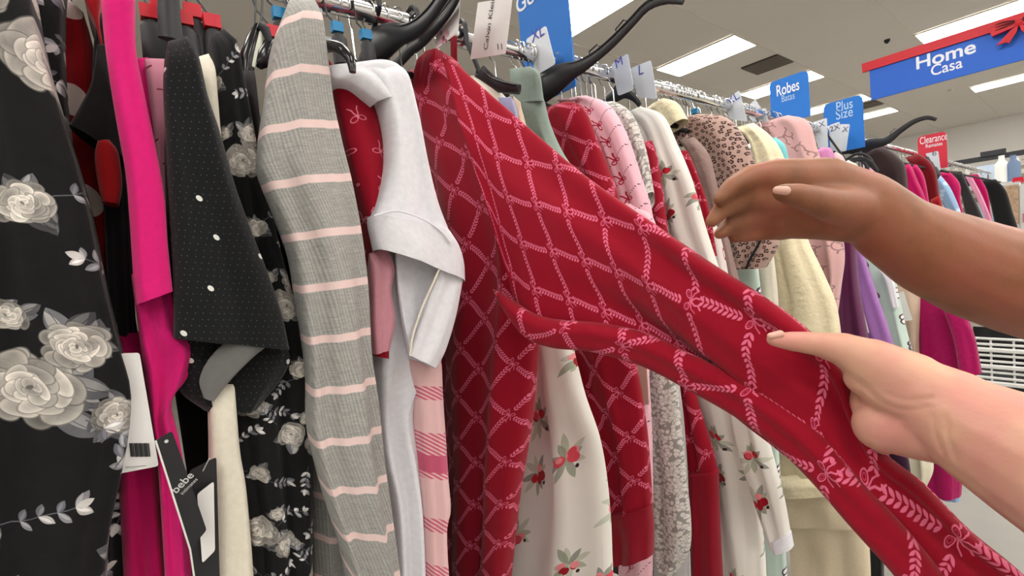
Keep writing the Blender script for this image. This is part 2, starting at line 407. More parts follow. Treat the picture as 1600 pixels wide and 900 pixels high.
# ------------------------------------------------------------------ cloth builder
def spl(pts, n):
    """resample a 2-d/3-d polyline with a Catmull-Rom curve, evenly by length"""
    P = np.array(pts, float)
    if len(P) == 2: return np.array([P[0] + (P[1] - P[0]) * t for t in np.linspace(0, 1, n)])
    Q = np.vstack([2 * P[0] - P[1], P, 2 * P[-1] - P[-2]]); out = []
    for i in range(1, len(Q) - 2):
        for t in np.linspace(0, 1, 12, endpoint=False):
            a, b, c, d = Q[i - 1], Q[i], Q[i + 1], Q[i + 2]
            out.append(.5 * ((2 * b) + (-a + c) * t + (2 * a - 5 * b + 4 * c - d) * t * t + (-a + 3 * b - 3 * c + d) * t ** 3))
    out.append(P[-1]); out = np.array(out); s = np.r_[0, np.cumsum(np.linalg.norm(np.diff(out[:, :2], axis=0), axis=1))]
    u = np.linspace(0, s[-1], n); return np.stack([np.interp(u, s, out[:, k]) for k in range(out.shape[1])], 1)
def parse(s): return [tuple(float(x) for x in p.split(',')) for p in s.split()]
SEED = [0]
def cloth(name, Ls, Rs, pl, key, parent=None, th=.02, back=None, fold=(2, .006, 0), n=44, m=36, rot=0, sc=1.0, topround=True, wr=.004, plR=None, pw=.8, uvo=(0, 0), close=False):
    """a hanging piece of cloth: a closed, folded tube of fabric between a left and a right outline.
    pl: ('x',v) / ('y',v) the real upright plane in which it hangs; points with a third number carry their own distance."""
    SEED[0] += 1; sd = SEED[0] * 7.3
    mt, tile = K(key); tile *= sc
    L, Rr = parse(Ls), parse(Rs)
    def W(p, P):
        if len(p) == 3: return at(p[0], p[1], D=p[2])
        return at(p[0], p[1], **{P[0].upper(): P[1]})
    A = spl([tuple(W(p, pl)) for p in L], n) if False else None
    def curve(pts, P):
        w = [W(p, P) for p in pts]; return [Vector(q) for q in spl3(w, n)]
    LA = curve(L, pl); RB = curve(Rr, plR or pl)
    verts = []; faces = []; uvs = []; cen = [(a + b) / 2 for a, b in zip(LA, RB)]
    v = 0; back = th if back is None else back; bdir = None
    grid = []; vv = []
    for i in range(n):
        if i: v += (cen[i] - cen[i - 1]).length
        vv.append(v)
    tot = v
    for i in range(n):
        a, b = LA[i], RB[i]; e = b - a; w = max(e.length, 1e-4); t = (cen[min(i + 1, n - 1)] - cen[max(i - 1, 0)]).normalized(); eh = e / w
        nr = eh.cross(t)
        if nr.length < 1e-4: nr = Vector(CAM) - cen[i]
        nr.normalize()
        if nr.dot(Vector(CAM) - cen[i]) < 0: nr = -nr
        x = vv[i] / max(tot, 1e-6)
        tp = math.sin(min(1, (vv[i] + .002) / .03) * PI / 2) if topround else 1
        amp = fold[1] * min(1, .25 + 1.3 * x) * min(1, w / .05)
        for j in range(m):
            q = 2 * PI * j / m; c, s = math.cos(q), math.sin(q)
            cc = math.copysign(abs(c) ** pw, c); ss = math.copysign(abs(s) ** .75, s)
            s01 = (cc + 1) / 2; env = 1 - abs(cc) ** 3
            f = amp * env * math.sin(2 * PI * (fold[0] * s01 + fold[2] + .12 * math.sin(3.1 * x + sd))) + .45 * amp * env * math.sin(2 * PI * (fold[0] * 2.3 * s01 + .3 * x + sd))
            p = cen[i] + e * (cc / 2) + nr * (ss * (min(th, w * .5 + .002) if s > 0 else back) * tp + f)
            nz = noise.noise(Vector((p.x * 9 + sd, p.y * 9, p.z * 4.5))) * wr + noise.noise(Vector((p.x * 30 + sd, p.y * 30, p.z * 14))) * wr * .35
            verts.append(p + nr * nz)
        grid.append((w,))
    cr, sr = math.cos(rot), math.sin(rot)
    def UV(i, j):
        w = grid[i][0]; q = 2 * PI * j / m; c = math.cos(q); cc = math.copysign(abs(c) ** pw, c)
        u = cc * w / 2 if (j % m) <= m // 2 else cc * w / 2 + .013; vq = -vv[i]
        return ((u * cr - vq * sr) / tile + uvo[0], (u * sr + vq * cr) / tile + uvo[1])
    for i in range(n - 1):
        for j in range(m):
            faces.append((i * m + j, i * m + (j + 1) % m, (i + 1) * m + (j + 1) % m, (i + 1) * m + j))
            uvs.append((UV(i, j), UV(i, j + 1), UV(i + 1, j + 1), UV(i + 1, j)))
    faces.append(tuple(range(m))[::-1]); uvs.append([(0, 0)] * m)
    if close: faces.append(tuple((n - 1) * m + j for j in range(m))); uvs.append([(0, 0)] * m)
    return mesh_obj(name, verts, faces, mt, parent, uvs)
def spl3(w, n):
    P = np.array([tuple(p) for p in w], float)
    if len(P) == 2: return [P[0] + (P[1] - P[0]) * t for t in np.linspace(0, 1, n)]
    Q = np.vstack([2 * P[0] - P[1], P, 2 * P[-1] - P[-2]]); out = []
    for i in range(1, len(Q) - 2):
        for t in np.linspace(0, 1, 12, endpoint=False):
            a, b, c, d = Q[i - 1], Q[i], Q[i + 1], Q[i + 2]
            out.append(.5 * ((2 * b) + (-a + c) * t + (2 * a - 5 * b + 4 * c - d) * t * t + (-a + 3 * b - 3 * c + d) * t ** 3))
    out.append(P[-1]); out = np.array(out); s = np.r_[0, np.cumsum(np.linalg.norm(np.diff(out, axis=0), axis=1))]
    u = np.linspace(0, s[-1], n); return np.stack([np.interp(u, s, out[:, k]) for k in range(3)], 1)
def seam(name, pts, pl, r, key, parent):
    w = [at(p[0], p[1], D=p[2]) if len(p) == 3 else at(p[0], p[1], **{pl[0].upper(): pl[1]}) for p in parse(pts)]
    return MB().tube([Vector(q) for q in spl3(w, 24)], r, 8).build(name, K(key)[0], parent, True)
def garment(name, label, cat, pieces, group=None, anchor=None):
    """pieces: list of (part_name, L, R, plane, key, kwargs)"""
    p = pieces[0]
    l0 = parse(p[1])[0]; loc = at(l0[0], l0[1], D=l0[2]) if len(l0) == 3 else at(l0[0], l0[1], **{p[3][0].upper(): p[3][1]})
    if len(pieces) == 1:
        o = cloth(name, p[1], p[2], p[3], p[4], None, **(p[5] if len(p) > 5 else {})); return tag(o, label, cat, group)
    e = empty(name, loc, label, cat, group)
    for p in pieces: cloth(p[0], p[1], p[2], p[3], p[4], e, **(p[5] if len(p) > 5 else {}))
    return e
TEXTC = {}
def text(s, origin, right, up, height, m, parent, name='lettering', th=.0008, bold=0.0, align='LEFT', sq=1.0):
    cu = bpy.data.curves.new('t', 'FONT'); cu.body = s; cu.size = 1; cu.extrude = 0; cu.offset = bold; cu.align_x = align
    o = bpy.data.objects.new('t', cu); C.objects.link(o); dg = bpy.context.evaluated_depsgraph_get()
    me = bpy.data.meshes.new_from_object(o.evaluated_get(dg)); bpy.data.objects.remove(o)
    r = Vector(right).normalized(); u = Vector(up); u = (u - r * u.dot(r)).normalized()
    vs = [Vector(origin) + r * v.co.x * height * sq + u * v.co.y * height for v in me.vertices]; fs = [tuple(p.vertices) for p in me.polygons]
    return mesh_obj(name, vs, fs, m, parent, None, False)
def rounded(p00, p10, p11, p01, r, k=5, which=(1, 1, 1, 1)):
    """rounded quadrilateral from four world corners"""
    P = [Vector(p) for p in (p00, p10, p11, p01)]; out = []
    for i in range(4):
        a, b, c = P[i - 1], P[i], P[(i + 1) % 4]
        if not which[i]: out.append(b); continue
        u = (a - b).normalized() * r; w = (c - b).normalized() * r
        for t in range(k + 1):
            s = t / k; out.append((b + u) * (1 - s) ** 2 + b * 2 * s * (1 - s) + (b + w) * s * s)
    return out
exec_order = None

# ------------------------------------------------------------------ the setting
XW0, XW1, YW0, YW1 = -13.0, 9.0, -7.0, 18.5
def struct(name, mb, m): return tag(mb.build(name, m), kind='structure')
struct('floor', MB().box(((XW0 + XW1) / 2, (YW0 + YW1) / 2, -.05), (XW1 - XW0, YW1 - YW0, .1)), M_floor)
struct('ceiling', MB().box(((XW0 + XW1) / 2, (YW0 + YW1) / 2, CEIL + .05), (XW1 - XW0, YW1 - YW0, .1)), M_ceil)
struct('wall_back', MB().box(((XW0 + XW1) / 2, YW1 + .05, CEIL / 2), (XW1 - XW0, .1, CEIL)), M_wall)
struct('wall_left', MB().box((XW0 - .05, (YW0 + YW1) / 2, CEIL / 2), (.1, YW1 - YW0, CEIL)), M_wall2)
struct('wall_right', MB().box((XW1 + .05, (YW0 + YW1) / 2, CEIL / 2), (.1, YW1 - YW0, CEIL)), M_wall)
struct('wall_front', MB().box(((XW0 + XW1) / 2, YW0 - .05, CEIL / 2), (XW1 - XW0, .1, CEIL)), M_wall)
k = 0
for x in (-1.87, -.67, .45, -2.97):
    k += 1; struct('trim_%d' % k, MB().box((x, (YW0 + YW1) / 2, CEIL - .004), (.022, YW1 - YW0 - .1, .008)), M_seam)
# ceiling lights: columns of panels running across the shop
first = None
cols = [(-2.42, 0), (-.11, .05), (2.2, 0), (4.5, .0), (-4.74, 0), (-7.05, 0), (6.8, 0)]
for cxp, dy in cols:
    for y in (-4.0, -1.4, 1.2, 3.77, 6.18, 8.65, 11.3, 13.35, 15.8):
        if cxp == -.11 and y == 6.18: continue            # the photograph shows bare ceiling here
        if cxp < 1 and y > 15: continue
        if cxp < -4 and y < 8: continue                   # and none over the rack's far side
        e = empty('ceiling_light', (cxp, y, CEIL), None, 'ceiling light', 'recessed fluorescent ceiling lights')
        MB().box((cxp, y, CEIL - .012), (1.08, .58, .012)).build('diffuser', M_panel, e)
        fr = MB(); 
        for s in (-1, 1): fr.box((cxp + s * .55, y, CEIL - .012), (.02, .62, .016)); fr.box((cxp, y + s * .3, CEIL - .012), (1.08, .02, .016))
        fr.build('frame', M_seam, e)
        if cxp == -2.42 and y == 3.77: lb = 'ceiling light panel directly behind the blue gown section sign'
        elif cxp == -2.42 and y == 6.18: lb = 'ceiling light panel above the row of hooks, right of the raised black hanger'
        elif cxp == -.11 and y == 8.65: lb = 'ceiling light panel behind the top edge of the hanging blue and red banner'
        elif cxp == -2.42 and y == 8.65: lb = 'ceiling light panel half hidden behind the Robes sign'
        elif cxp == -2.42 and y == 11.3: lb = 'ceiling light panel between the Robes sign and the Plus Size sign'
        elif cxp == -2.42 and y == 13.35: lb = 'farthest ceiling light strip just right of the Plus Size sign'
        elif cxp == -.11 and y == 13.35: lb = 'ceiling light panel seen under the blue banner at the right edge'
        else: lb = 'rectangular white recessed ceiling light panel'
        e['label'] = lb
        if 'rectangular white' not in lb: del e['group']
for i, (y, lb) in enumerate(((7.4, 'grey square air vent in the ceiling between two light panels'), (12.15, 'small far grey air vent in the ceiling beside the hanging banner'))):
    e = empty('ceiling_vent', (-2.12, y, CEIL), lb, 'air vent')
    MB().box((-2.12, y, CEIL - .006), (.5, .56, .01)).build('backing', mat('vent_dark%d' % i, rgb(70, 64, 58), .8), e)
    for j in range(9): MB().box((-2.12, y - .24 + j * .06, CEIL - .018), (.5, .035, .01)).build('slat', M_vent, e)
p = at(1386, 62, Z=CEIL); e = MB().tube([p, p - Vector((0, 0, .03)), p - Vector((0, 0, .05))], [.035, .03, .01], 14).build('sprinkler_head', M_dgrey)
tag(e, 'small dark sprinkler head on the bare ceiling left of the banner', 'sprinkler')
p = at(1485, 140, Z=CEIL); e = MB().tube([p, p - Vector((0, 0, .03)), p - Vector((0, 0, .05))], [.05, .04, .01], 14).build('smoke_detector', M_seam)
tag(e, 'small pale round detector on the ceiling below the banner', 'detector')

# ------------------------------------------------------------------ racks
RZ = at(917, 113, X=0).z; RZ = CH + .432
def rack(y0, y1, label, posts):
    e = empty('garment_rack', (0, y0, 0), label, 'clothes rack')
    MB().tube([(0, y0, RZ), (0, y1, RZ)], .0155, 20).build('rail', M_chrome, e, True)
    for y in posts:
        MB().tube([(0, y, .05), (0, y, RZ - .02)], .014, 12).build('upright', M_chrome, e, True)
        MB().box((0, y, .03), (.55, .05, .04)).build('foot', M_dgrey, e)
    for y in (.27, .545, 1.9):
        if y0 < y < y1: MB().tube([(0, y - .012, RZ), (0, y + .012, RZ)], .0205, 20).build('collar', M_chrome, e, True)
    return e
rack(-.75, 2.84, 'chrome clothes rail running through the hooks of the nearest rack', (-.7, 2.66))
rack(3.0, 8.3, 'chrome clothes rail of the far rack with pink and black garments', (3.05, 8.2))

def hook_pts(x, y, z, ang=0, shank=.055):
    r = .0185; pts = []
    for t in np.linspace(-.6, PI + .25, 12): pts.append(Vector((x + math.cos(t) * r, y, z + math.sin(t) * r)))
    pts = pts[::1]; l = pts[-1]; pts.append(Vector((l.x + .008, y, z - .025))); pts.append(Vector((x, y, z - .036))); pts.append(Vector((x, y, z - .036 - shank)))
    c, s = math.cos(ang), math.sin(ang)
    return [Vector((x + (q.x - x) * c - (q.y - y) * s, y + (q.x - x) * s + (q.y - y) * c, q.z)) for q in pts]
def hanger(y, label=None, group='chrome-hooked hangers crowded along the nearest rail', ang=0, marker=None, body=True, shank=.05, big=False, rotz=0, half=.12, mbody=None, name='clothes_hanger'):
    e = empty(name, (0, y, RZ), label, 'hanger', group)
    MB().tube([p + Vector((0, 0, .002)) for p in hook_pts(0, y, RZ, ang, shank)], .0017, 6).build('hook', M_wire, e, True)
    zb = RZ - .036 - shank
    if marker: MB().box((0, y, zb + .012), (.02, .012, .016)).build('size_marker', marker, e)
    if body:
        MB().tube([(-half, y, zb - half * .45), (-half * .5, y, zb - half * .2), (0, y, zb), (half * .5, y, zb - half * .2), (half, y, zb - half * .45)], [.006, .008, .010, .008, .006], 8).build('shoulder_bar', mbody or M_black, e, True)
    return e
q = random.Random(21); ys = []
y = .30
while y < 2.62:
    if not (.50 < y < .56): ys.append(y)
    y += q.choice([.012, .016, .02, .028, .05]) * (1 + y * .25)
for y in ys: hanger(y, 'chrome wire hanger hook over the nearest rail among many alike', ang=q.uniform(-.35, .35), shank=q.uniform(.05, .075), marker=None, half=.03)
y = 3.3
while y < 7.8:
    hanger(y, 'chrome wire hanger hook over the far rail among many alike', 'hanger hooks on the far rail', ang=q.uniform(-.35, .35), half=.14); y += q.uniform(.05, .16)

# hangers that can be told apart
def arm_hanger(label, y, pts, wid, hookpx, m=M_black, slots=(), hookr=.0045, name='plastic_hanger'):
    """a black moulded hanger in the plane y, its near arm showing; the far arm mirrors it behind the rail"""
    W = [at(px, py, Y=y) for px, py in pts]; n0 = W[0]
    e = empty(name, (0, y, RZ), label, 'hanger')
    P = [Vector(q_) for q_ in spl3(W, 26)]; ww = np.interp(np.linspace(0, 1, 26), np.linspace(0, 1, len(wid)), wid)
    # I-section arm: flat web with thick rims
    mb = MB(); mb.tube(P, list(ww), 12, sy=1.0, up=(0, 1, 0)); 
    for v_i in range(len(mb.v)): mb.v[v_i] = Vector((mb.v[v_i].x, y + (mb.v[v_i].y - y) * .42, mb.v[v_i].z))
    mb.build('shoulder_arm', m, e, True)
    top = [p + Vector((0, -.0042, 0)) + Vector((0, 0, w * .78)) for p, w in zip(P, ww)][3:-1]; mb = MB().tube(top, .0016, 6); mb.build('rim', m, e, True)
    mir = [Vector((2 * n0.x - p.x, y, p.z)) for p in P]; mb = MB(); mb.tube(mir, list(ww), 10, up=(0, 1, 0))
    for v_i in range(len(mb.v)): mb.v[v_i] = Vector((mb.v[v_i].x, y + (mb.v[v_i].y - y) * .42, mb.v[v_i].z))
    mb.build('shoulder_arm', m, e, True)
    for s in slots:
        i = int(s * 25); d = (P[i + 1] - P[i]).normalized(); u = d.cross(Vector((0, 1, 0)));  u = u if u.z > 0 else -u
        b = P[i] + u * (ww[i] * 1.0)
        MB().tube([b, b + u * .006, b + u * .008 + d * .022, b + u * .001 + d * .026], .0016, 6).build('strap_notch', m, e, True)
    hx, hz = n0.x, n0.z
    pts = [Vector((n0.x, y, n0.z))]
    r = .023
    pts.append(Vector((min(n0.x, r), y, RZ - .02)))
    for t in np.linspace(0, PI + .4, 14): pts.append(Vector((math.cos(t) * r, y, RZ + .004 + math.sin(t) * r)))
    MB().tube(pts, hookr, 8).build('hook', m, e, True)
    return e
arm_hanger('large black plastic hanger with its bare arm raised, right of the gown sign', .74, [(848, 138), (880, 118), (915, 100), (950, 73), (985, 38), (1012, 10), (1040, 0), (1068, 3)], [.034, .030, .016, .011, .010, .009, .008, .0045], None, slots=(.42, .62))
arm_hanger('black plastic hanger rising off the top of the frame left of the white tags', .36, [(588, 75), (612, 60), (645, 48), (672, 25), (690, 0), (712, -35)], [.034, .026, .015, .012, .011, .010], None, slots=(.5,))
arm_hanger('second black hanger arm just behind the white tags at the red garment', .43, [(640, 78), (662, 62), (685, 38), (705, 12), (722, -20)], [.013, .012, .010, .009, .008], None)
arm_hanger('far black hanger arm with a pale edge pointing up against the bright wall', 2.78, [(1345, 232), (1362, 225), (1385, 220), (1408, 203), (1428, 190), (1448, 184), (1463, 187)], [.035, .026, .019, .013, .012, .010, .007], None, slots=(.45,))
e = empty('plastic_hanger', at(520, 80, X=.2), 'glossy black hanger tip curving down over the white tee shoulder', 'hanger')
W_ = [Vector(v) for v in spl3([at(px, py, X=x_) for px, py, x_ in ((492, 78, .18), (512, 72, .24), (532, 76, .27), (547, 92, .282), (551, 113, .284))], 20)]
MB().tube(W_, list(np.interp(np.linspace(0, 1, 20), [0, .4, .8, 1], [.009, .0085, .0065, .0035])), 14, sy=.8).build('shoulder_arm', M_blackg, e, True)
y_ = W_[0].y; MB().tube([W_[0], Vector((.05, y_, RZ - .02)), *[Vector((math.cos(t_) * .021, y_, RZ + .002 + math.sin(t_) * .021)) for t_ in np.linspace(.2, PI + .3, 10)]], .003, 8).build('hook', M_black, e, True)
arm_hanger('black hanger shoulder lying behind the size card, right of the gown sign', 1.02, [(962, 148), (978, 146), (992, 155), (1000, 165)], [.02, .013, .008, .006], None)
arm_hanger('black hanger below the brand tag on the cream top', .53, [(752, 118), (770, 130), (788, 136), (812, 140)], [.018, .013, .010, .008], None, slots=())
arm_hanger('thin grey hanger rim curving into the far mauve top', 2.45, [(1325, 255), (1345, 248), (1362, 255), (1372, 268)], [.012, .008, .008, .006], None, M_dgrey)
# hangers at the top left with coloured size markers
def left_hanger(px, py, X, mk, label, w=.011, h=.06, m=None):
    top = at(px, py, X=X); e = empty('clip_hanger', (X, top.y, top.z), label, 'hanger')
    MB().tube([Vector((math.cos(t_) * .0185 - 0, top.y, RZ + .002 + math.sin(t_) * .0185)) for t_ in np.linspace(PI + .4, -.4, 9)] + [Vector((X * .45, top.y, RZ * .45 + top.z * .55)), top], .0015, 6).build('hook', M_dgrey, e, True)
    MB().box(top + Vector((0, 0, -.004)), (.012, .016, .014)).build('size_marker', mk, e)
    MB().tube([top + Vector((0, 0, -.012)), top + Vector((0, .001, -.02)), top + Vector((.004, 0, -h))], [w * .5, w, w * 1.1], 10, sy=.8).build('clip_body', m or M_dgrey, e, True)
for a in ((232, 14, .13, M_red, 'dark grey clip hanger with a red marker right of the hot pink top'), (248, 4, .12, M_red, 'second red-marked clip hanger, close against the black post of the hanger row'),
          (286, 24, .15, M_red, 'grey clip hanger with a low red marker above the dotted black sleeve'), (300, 13, .14, M_red, 'grey clip hanger with the largest red marker, above the cream collar'),
          (330, 29, .15, M_red, 'clip hanger with the rightmost red marker of the left group'),
          (426, 46, .12, M_red, 'black clip hanger with a red marker beside the grey striped sleeve'), (435, 17, .08, M_bluep, 'hanger with a blue marker touching the top of the striped sleeve'),
          (526, 39, .06, M_bluep, 'hanger with the left one of two blue markers under the rail'), (571, 51, .05, M_bluep, 'hanger with the right one of two blue markers under the rail')): left_hanger(a[0], a[1], a[2], a[3], a[4])
hanger(at(1085, 163, X=0).y, 'hanger with a single blue marker on the rail above the leopard print', None, marker=M_bluep, half=.03, shank=.02)
# black strap hanger seen from its end
e = empty('wide_hanger', at(266, 30, X=.17), 'broad black hanger end hanging off the frame top above the dotted sleeve', 'hanger')
MB().tube([at(262, -40, X=.17), at(264, 20, X=.17), at(267, 62, X=.17)], [.009, .010, .011], 10, sy=.5).build('hanger_bar', M_black, e, True)
MB().tube([at(262, -40, X=.17), at(262, -40, X=.17) + Vector((-.08, 0, .06)), Vector((0, at(262, -40, X=.17).y, RZ + .019))], .003, 8).build('hook', M_black, e, True)
# open black and white clip hanger
e = empty('moulded_hanger', at(400, 60, X=.13), 'black hanger with a pale inside and wavy end, left of the grey striped sleeve', 'hanger')
MB().tube([at(403, 38, X=.13), at(396, 60, X=.13), at(387, 90, X=.13), at(385, 118, X=.13)], [.003, .007, .009, .007], 12, sy=.7).build('shoulder_arm', M_blackg, e, True)
MB().tube([at(408, 50, X=.132), at(404, 75, X=.132), at(394, 105, X=.132)], [.002, .0045, .003], 10).build('pale_lining', mat('pale_lining', rgb(215, 218, 200), .3), e, True)
MB().tube([at(404, 38, X=.135), at(414, 45, X=.135), at(422, 66, X=.135)], [.004, .006, .004], 10).build('clip', M_dgrey, e, True)
MB().tube([at(425, 66, X=.13), at(415, 90, X=.13), at(403, 102, X=.13)], [.008, .012, .006], 10).build('inner_arm', M_blackg, e, True)
for px in (398, 408): MB().tube([at(px + 2, -6, X=.1), at(px, 40, X=.125)], .0012, 6).build('hook', M_dgrey, e, True)
e = empty('rim_hanger', at(1365, 265, Y=2.5), 'pair of grey-rimmed black hangers poking from the pale tops before the brown robe', 'hanger')
for dx, dy in ((0, 0), (-8, 8)):
    MB().tube([Vector(v) for v in spl3([at(1318 + dx, 252 + dy, Y=2.5), at(1340 + dx, 240 + dy, Y=2.5), at(1358 + dx, 246 + dy, Y=2.5), at(1366 + dx, 262 + dy, Y=2.5)], 14)], .006, 8).build('rim', M_dgrey, e, True)

# ------------------------------------------------------------------ garments, left to right
U = 'x'
G = garment
G('nightgown', 'large black nightgown with grey and white roses at the left edge of the frame', 'nightgown', [
  ('body', '-90,-60 -90,200 -90,560 -90,980', '38,-60 60,60 92,170 130,300 160,440 185,540 204,610 201,680 186,760 168,850 160,980', ('x', .27), 'rose', dict(back=.25, th=.012, fold=(1.5, .006, .2), rot=.15, topround=False, uvo=(.10, .50))),
])
G('nightgown', 'second black floral nightgown squeezed between the rose gown and the red one', 'nightgown', [
  ('body', '25,-70 40,150 60,400 90,980', '100,-70 98,90 112,230 138,400 172,600 196,800 200,980', ('x', .20), 'rose', dict(back=.2, fold=(2, .006, .1), topround=False)),
])
G('dotted_pullover', 'dark red top with large white dots behind the black sleeve', 'top', [
  ('body', '92,-20 95,30 97,190 110,400 150,640 190,980', '108,0 128,16 142,60 152,110 166,250 196,350 210,520 222,640 245,980', ('x', .165), 'reddot', dict(back=.2, fold=(1.5, .005, .4), uvo=(.35, .4))),
  ('sleeve', '152,222 148,240 149,262 154,292 160,316', '172,220 184,236 189,262 191,290 186,320', ('x', .232), 'red', dict(th=.008, back=.02, fold=(1, .001, 0), topround=False)),
])
G('camisole', 'bright red strap top between the dark red top and hot pink top', 'top', [
  ('body', '128,-60 132,0 150,42 165,120', '158,-60 158,0 156,40 172,120', ('x', .205), 'red', dict(back=.1, fold=(1, .002, 0), topround=False))])
G('black_blouse', 'plain black blouse whose wide sleeve ends beside the hot pink top', 'blouse', [
  ('body', '150,20 144,140 160,300 168,450 182,640 200,980', '164,20 182,160 200,300 208,480 216,640 240,980', ('x', .20), 'black', dict(back=.3, fold=(1.5, .006, .3))),
  ('sleeve', '152,70 143,130 124,170 108,197', '166,70 176,130 190,190 197,250', ('x', .222), 'black', dict(th=.01, back=.03, fold=(1, .003, .3))),
])
G('hot_pink_tee', 'plain hot pink top with a long smooth sleeve', 'top', [
  ('sleeve', '157,-60 158,0 165,80 180,180 196,270 202,340 208,430 213,476', '208,-60 211,0 213,80 226,150 243,230 257,310 262,380 270,455', ('x', .262), 'hotpink', dict(back=.03, fold=(1, .004, .1), topround=False)),
  ('body', '205,430 214,500 222,560 234,640 248,750 262,980', '262,380 272,470 290,512 317,534 296,585 268,630 286,720 312,980', ('x', .238), 'hotpink', dict(back=.28, th=.012, fold=(1.6, .009, .35), topround=False)),
])
G('magenta_gown', 'dark magenta gown hanging low under the white barcode tag', 'nightgown', [
  ('body', '180,520 182,640 186,760 196,980', '232,520 240,640 250,760 275,980', ('x', .205), 'magenta', dict(back=.25, fold=(1.6, .008, .1)))])
G('pajama_shirt', 'mauve pajama top with small dark bows beside the dotted black sleeve', 'pajama top', [
  ('yoke', '212,92 216,130 226,200 240,290', '232,90 236,130 246,200 256,300', ('x', .17), 'hotpink', dict(back=.15, fold=(1, .002, 0))),
  ('body', '226,92 231,130 240,200 248,290 256,420', '257,92 258,130 262,200 266,300 275,420', ('x', .19), 'mauvebow', dict(back=.2, fold=(1, .003, 0)))])
G('dotted_blouse', 'black blouse with pin dots and white spots and a wide hanging sleeve', 'blouse', [
  ('sleeve', '262,66 255,120 258,200 263,300 269,400 271,470 271,528', '292,58 309,88 324,150 344,210 367,290 396,370 420,430 440,490 452,546', ('x', .262), 'dots', dict(th=.014, back=.04, fold=(1.2, .005, .1), rot=-.1)),
  ('body', '258,200 262,340 268,440 270,560 280,610 318,640', '300,200 350,340 400,440 448,540 446,580 400,640', ('x', .232), 'dots', dict(back=.2, th=.014, fold=(1.5, .006, .2))),
  ('lining', '352,534 326,562 312,594 318,622', '418,540 398,556 362,592 334,627', ('x', .262), 'greyknit', dict(th=.004, back=.01, fold=(1, .001, 0), topround=False)),
])
G('long_sleeve_tee', 'cream long-sleeved top with a pale sleeve hanging under the dotted blouse', 'top', [
  ('body', '300,92 308,130 322,180 342,212 350,300', '326,84 336,108 340,150 346,214 358,300', ('x', .225), 'offwhite', dict(back=.2, fold=(1, .003, 0))),
  ('sleeve', '326,600 328,690 329,780 332,980', '366,600 374,700 386,780 402,980', ('x', .242), 'offwhite', dict(back=.05, th=.012, fold=(1, .003, 0)))])
G('floral_gown', 'black nightgown with white roses between the dotted blouse and the grey stripes', 'nightgown', [
  ('body', '330,60 336,130 345,220 352,320 352,520 358,660 372,740 390,830 402,980', '350,46 369,66 378,110 392,180 408,260 436,380 462,480 486,570 490,660 488,800 488,980', ('x', .212), 'rose', dict(back=.3, th=.014, fold=(2.2, .009, .3), rot=-.15, sc=.62, uvo=(.4, .1))),
])
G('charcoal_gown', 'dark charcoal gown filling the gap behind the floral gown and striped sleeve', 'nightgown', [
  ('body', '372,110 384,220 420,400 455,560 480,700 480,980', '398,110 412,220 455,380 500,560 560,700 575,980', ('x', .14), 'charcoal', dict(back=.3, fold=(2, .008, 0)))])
G('striped_gown', 'heather grey ribbed nightgown with pale pink stripes and a long sleeve', 'nightgown', [
  ('sleeve', '452,0 432,60 420,140 409,220 408,262 436,330 462,400 476,500 487,590 488,670 504,740 524,810 548,880 570,980', '488,-8 502,30 510,90 520,160 534,225 550,290 565,370 575,450 580,550 590,620 598,700 608,780 618,860 634,980', ('x', .258), 'stripe', dict(back=.08, th=.02, fold=(1.35, .010, .55), n=60, rot=-.16)),
  ('body', '478,420 478,600 484,700 490,980', '560,420 585,560 592,700 612,980', ('x', .15), 'stripe', dict(back=.15, fold=(2, .008, 0)))])
G('pajama_shirt', 'crimson pajama top with thin pink bows between grey stripes and white tee', 'pajama top', [
  ('sleeve', '512,92 520,140 536,210 552,270 570,340 582,410 584,480 584,556', '530,126 566,134 588,170 604,225 606,290 600,350 606,450 606,560', ('x', .222), 'redbow', dict(back=.1, th=.014, fold=(1, .004, 0))),
  ('body', '540,300 565,440 590,600 620,980', '612,300 622,440 632,600 660,980', ('x', .12), 'crimson', dict(back=.2)),
])
G('satin_shirt', 'mauve satin shirt sleeve with a scalloped edge beside the white cuff', 'shirt', [
  ('sleeve', '577,396 580,440 582,500 585,554', '606,386 616,420 611,455 617,500 608,545', ('x', .236), 'mauve', dict(th=.008, back=.03, fold=(1.2, .004, .2)))])
t = empty('tee_shirt', at(600, 100, X=.2), 'plain white tee with a wide banded sleeve opening beside the red lattice', 'tee shirt')
cloth('shoulder', '514,102 520,122 548,132 588,160', '556,97 600,95 628,110 642,150', ('x', .252), 'white', t, back=.12, th=.01, fold=(1, .003, 0))
cloth('sleeve', '556,104 580,124 602,180 608,240 598,300 584,342', '612,96 634,118 650,180 664,250 682,318 702,368', ('x', .25), 'white', t, back=.05, th=.018, fold=(1.2, .005, .1))
cloth('cuff', '583,336 583,350 587,372 591,390', '700,362 714,385 722,412 724,440', ('x', .257), 'white', t, back=.05, th=.022, fold=(1, .003, .1), topround=False)
cloth('sleeve_lining', '618,372 620,430 632,510 645,562', '700,372 720,440 704,510 686,570', ('x', .236), 'white', t, back=.02, th=.004, fold=(1.3, .006, .5))
cloth('cuff_underside', '696,392 678,450 655,512 641,556', '723,438 714,488 698,545 682,576', ('x', .262), 'white', t, back=.01, th=.006, fold=(1, .003, .5), topround=False)
seam('seam', '584,337 620,330 660,342 690,362 704,380', ('x', .276), .0011, 'white', t)
seam('seam', '697,395 678,440 660,480 645,525 641,556', ('x', .272), .0014, 'offwhite', t)
cloth('body', '600,380 602,470 596,560 595,650 602,720 618,800 628,980', '640,380 668,470 690,560 648,640 660,720 668,800 676,980', ('x', .205), 'white', t, back=.3, th=.012, fold=(1.6, .008, .2))
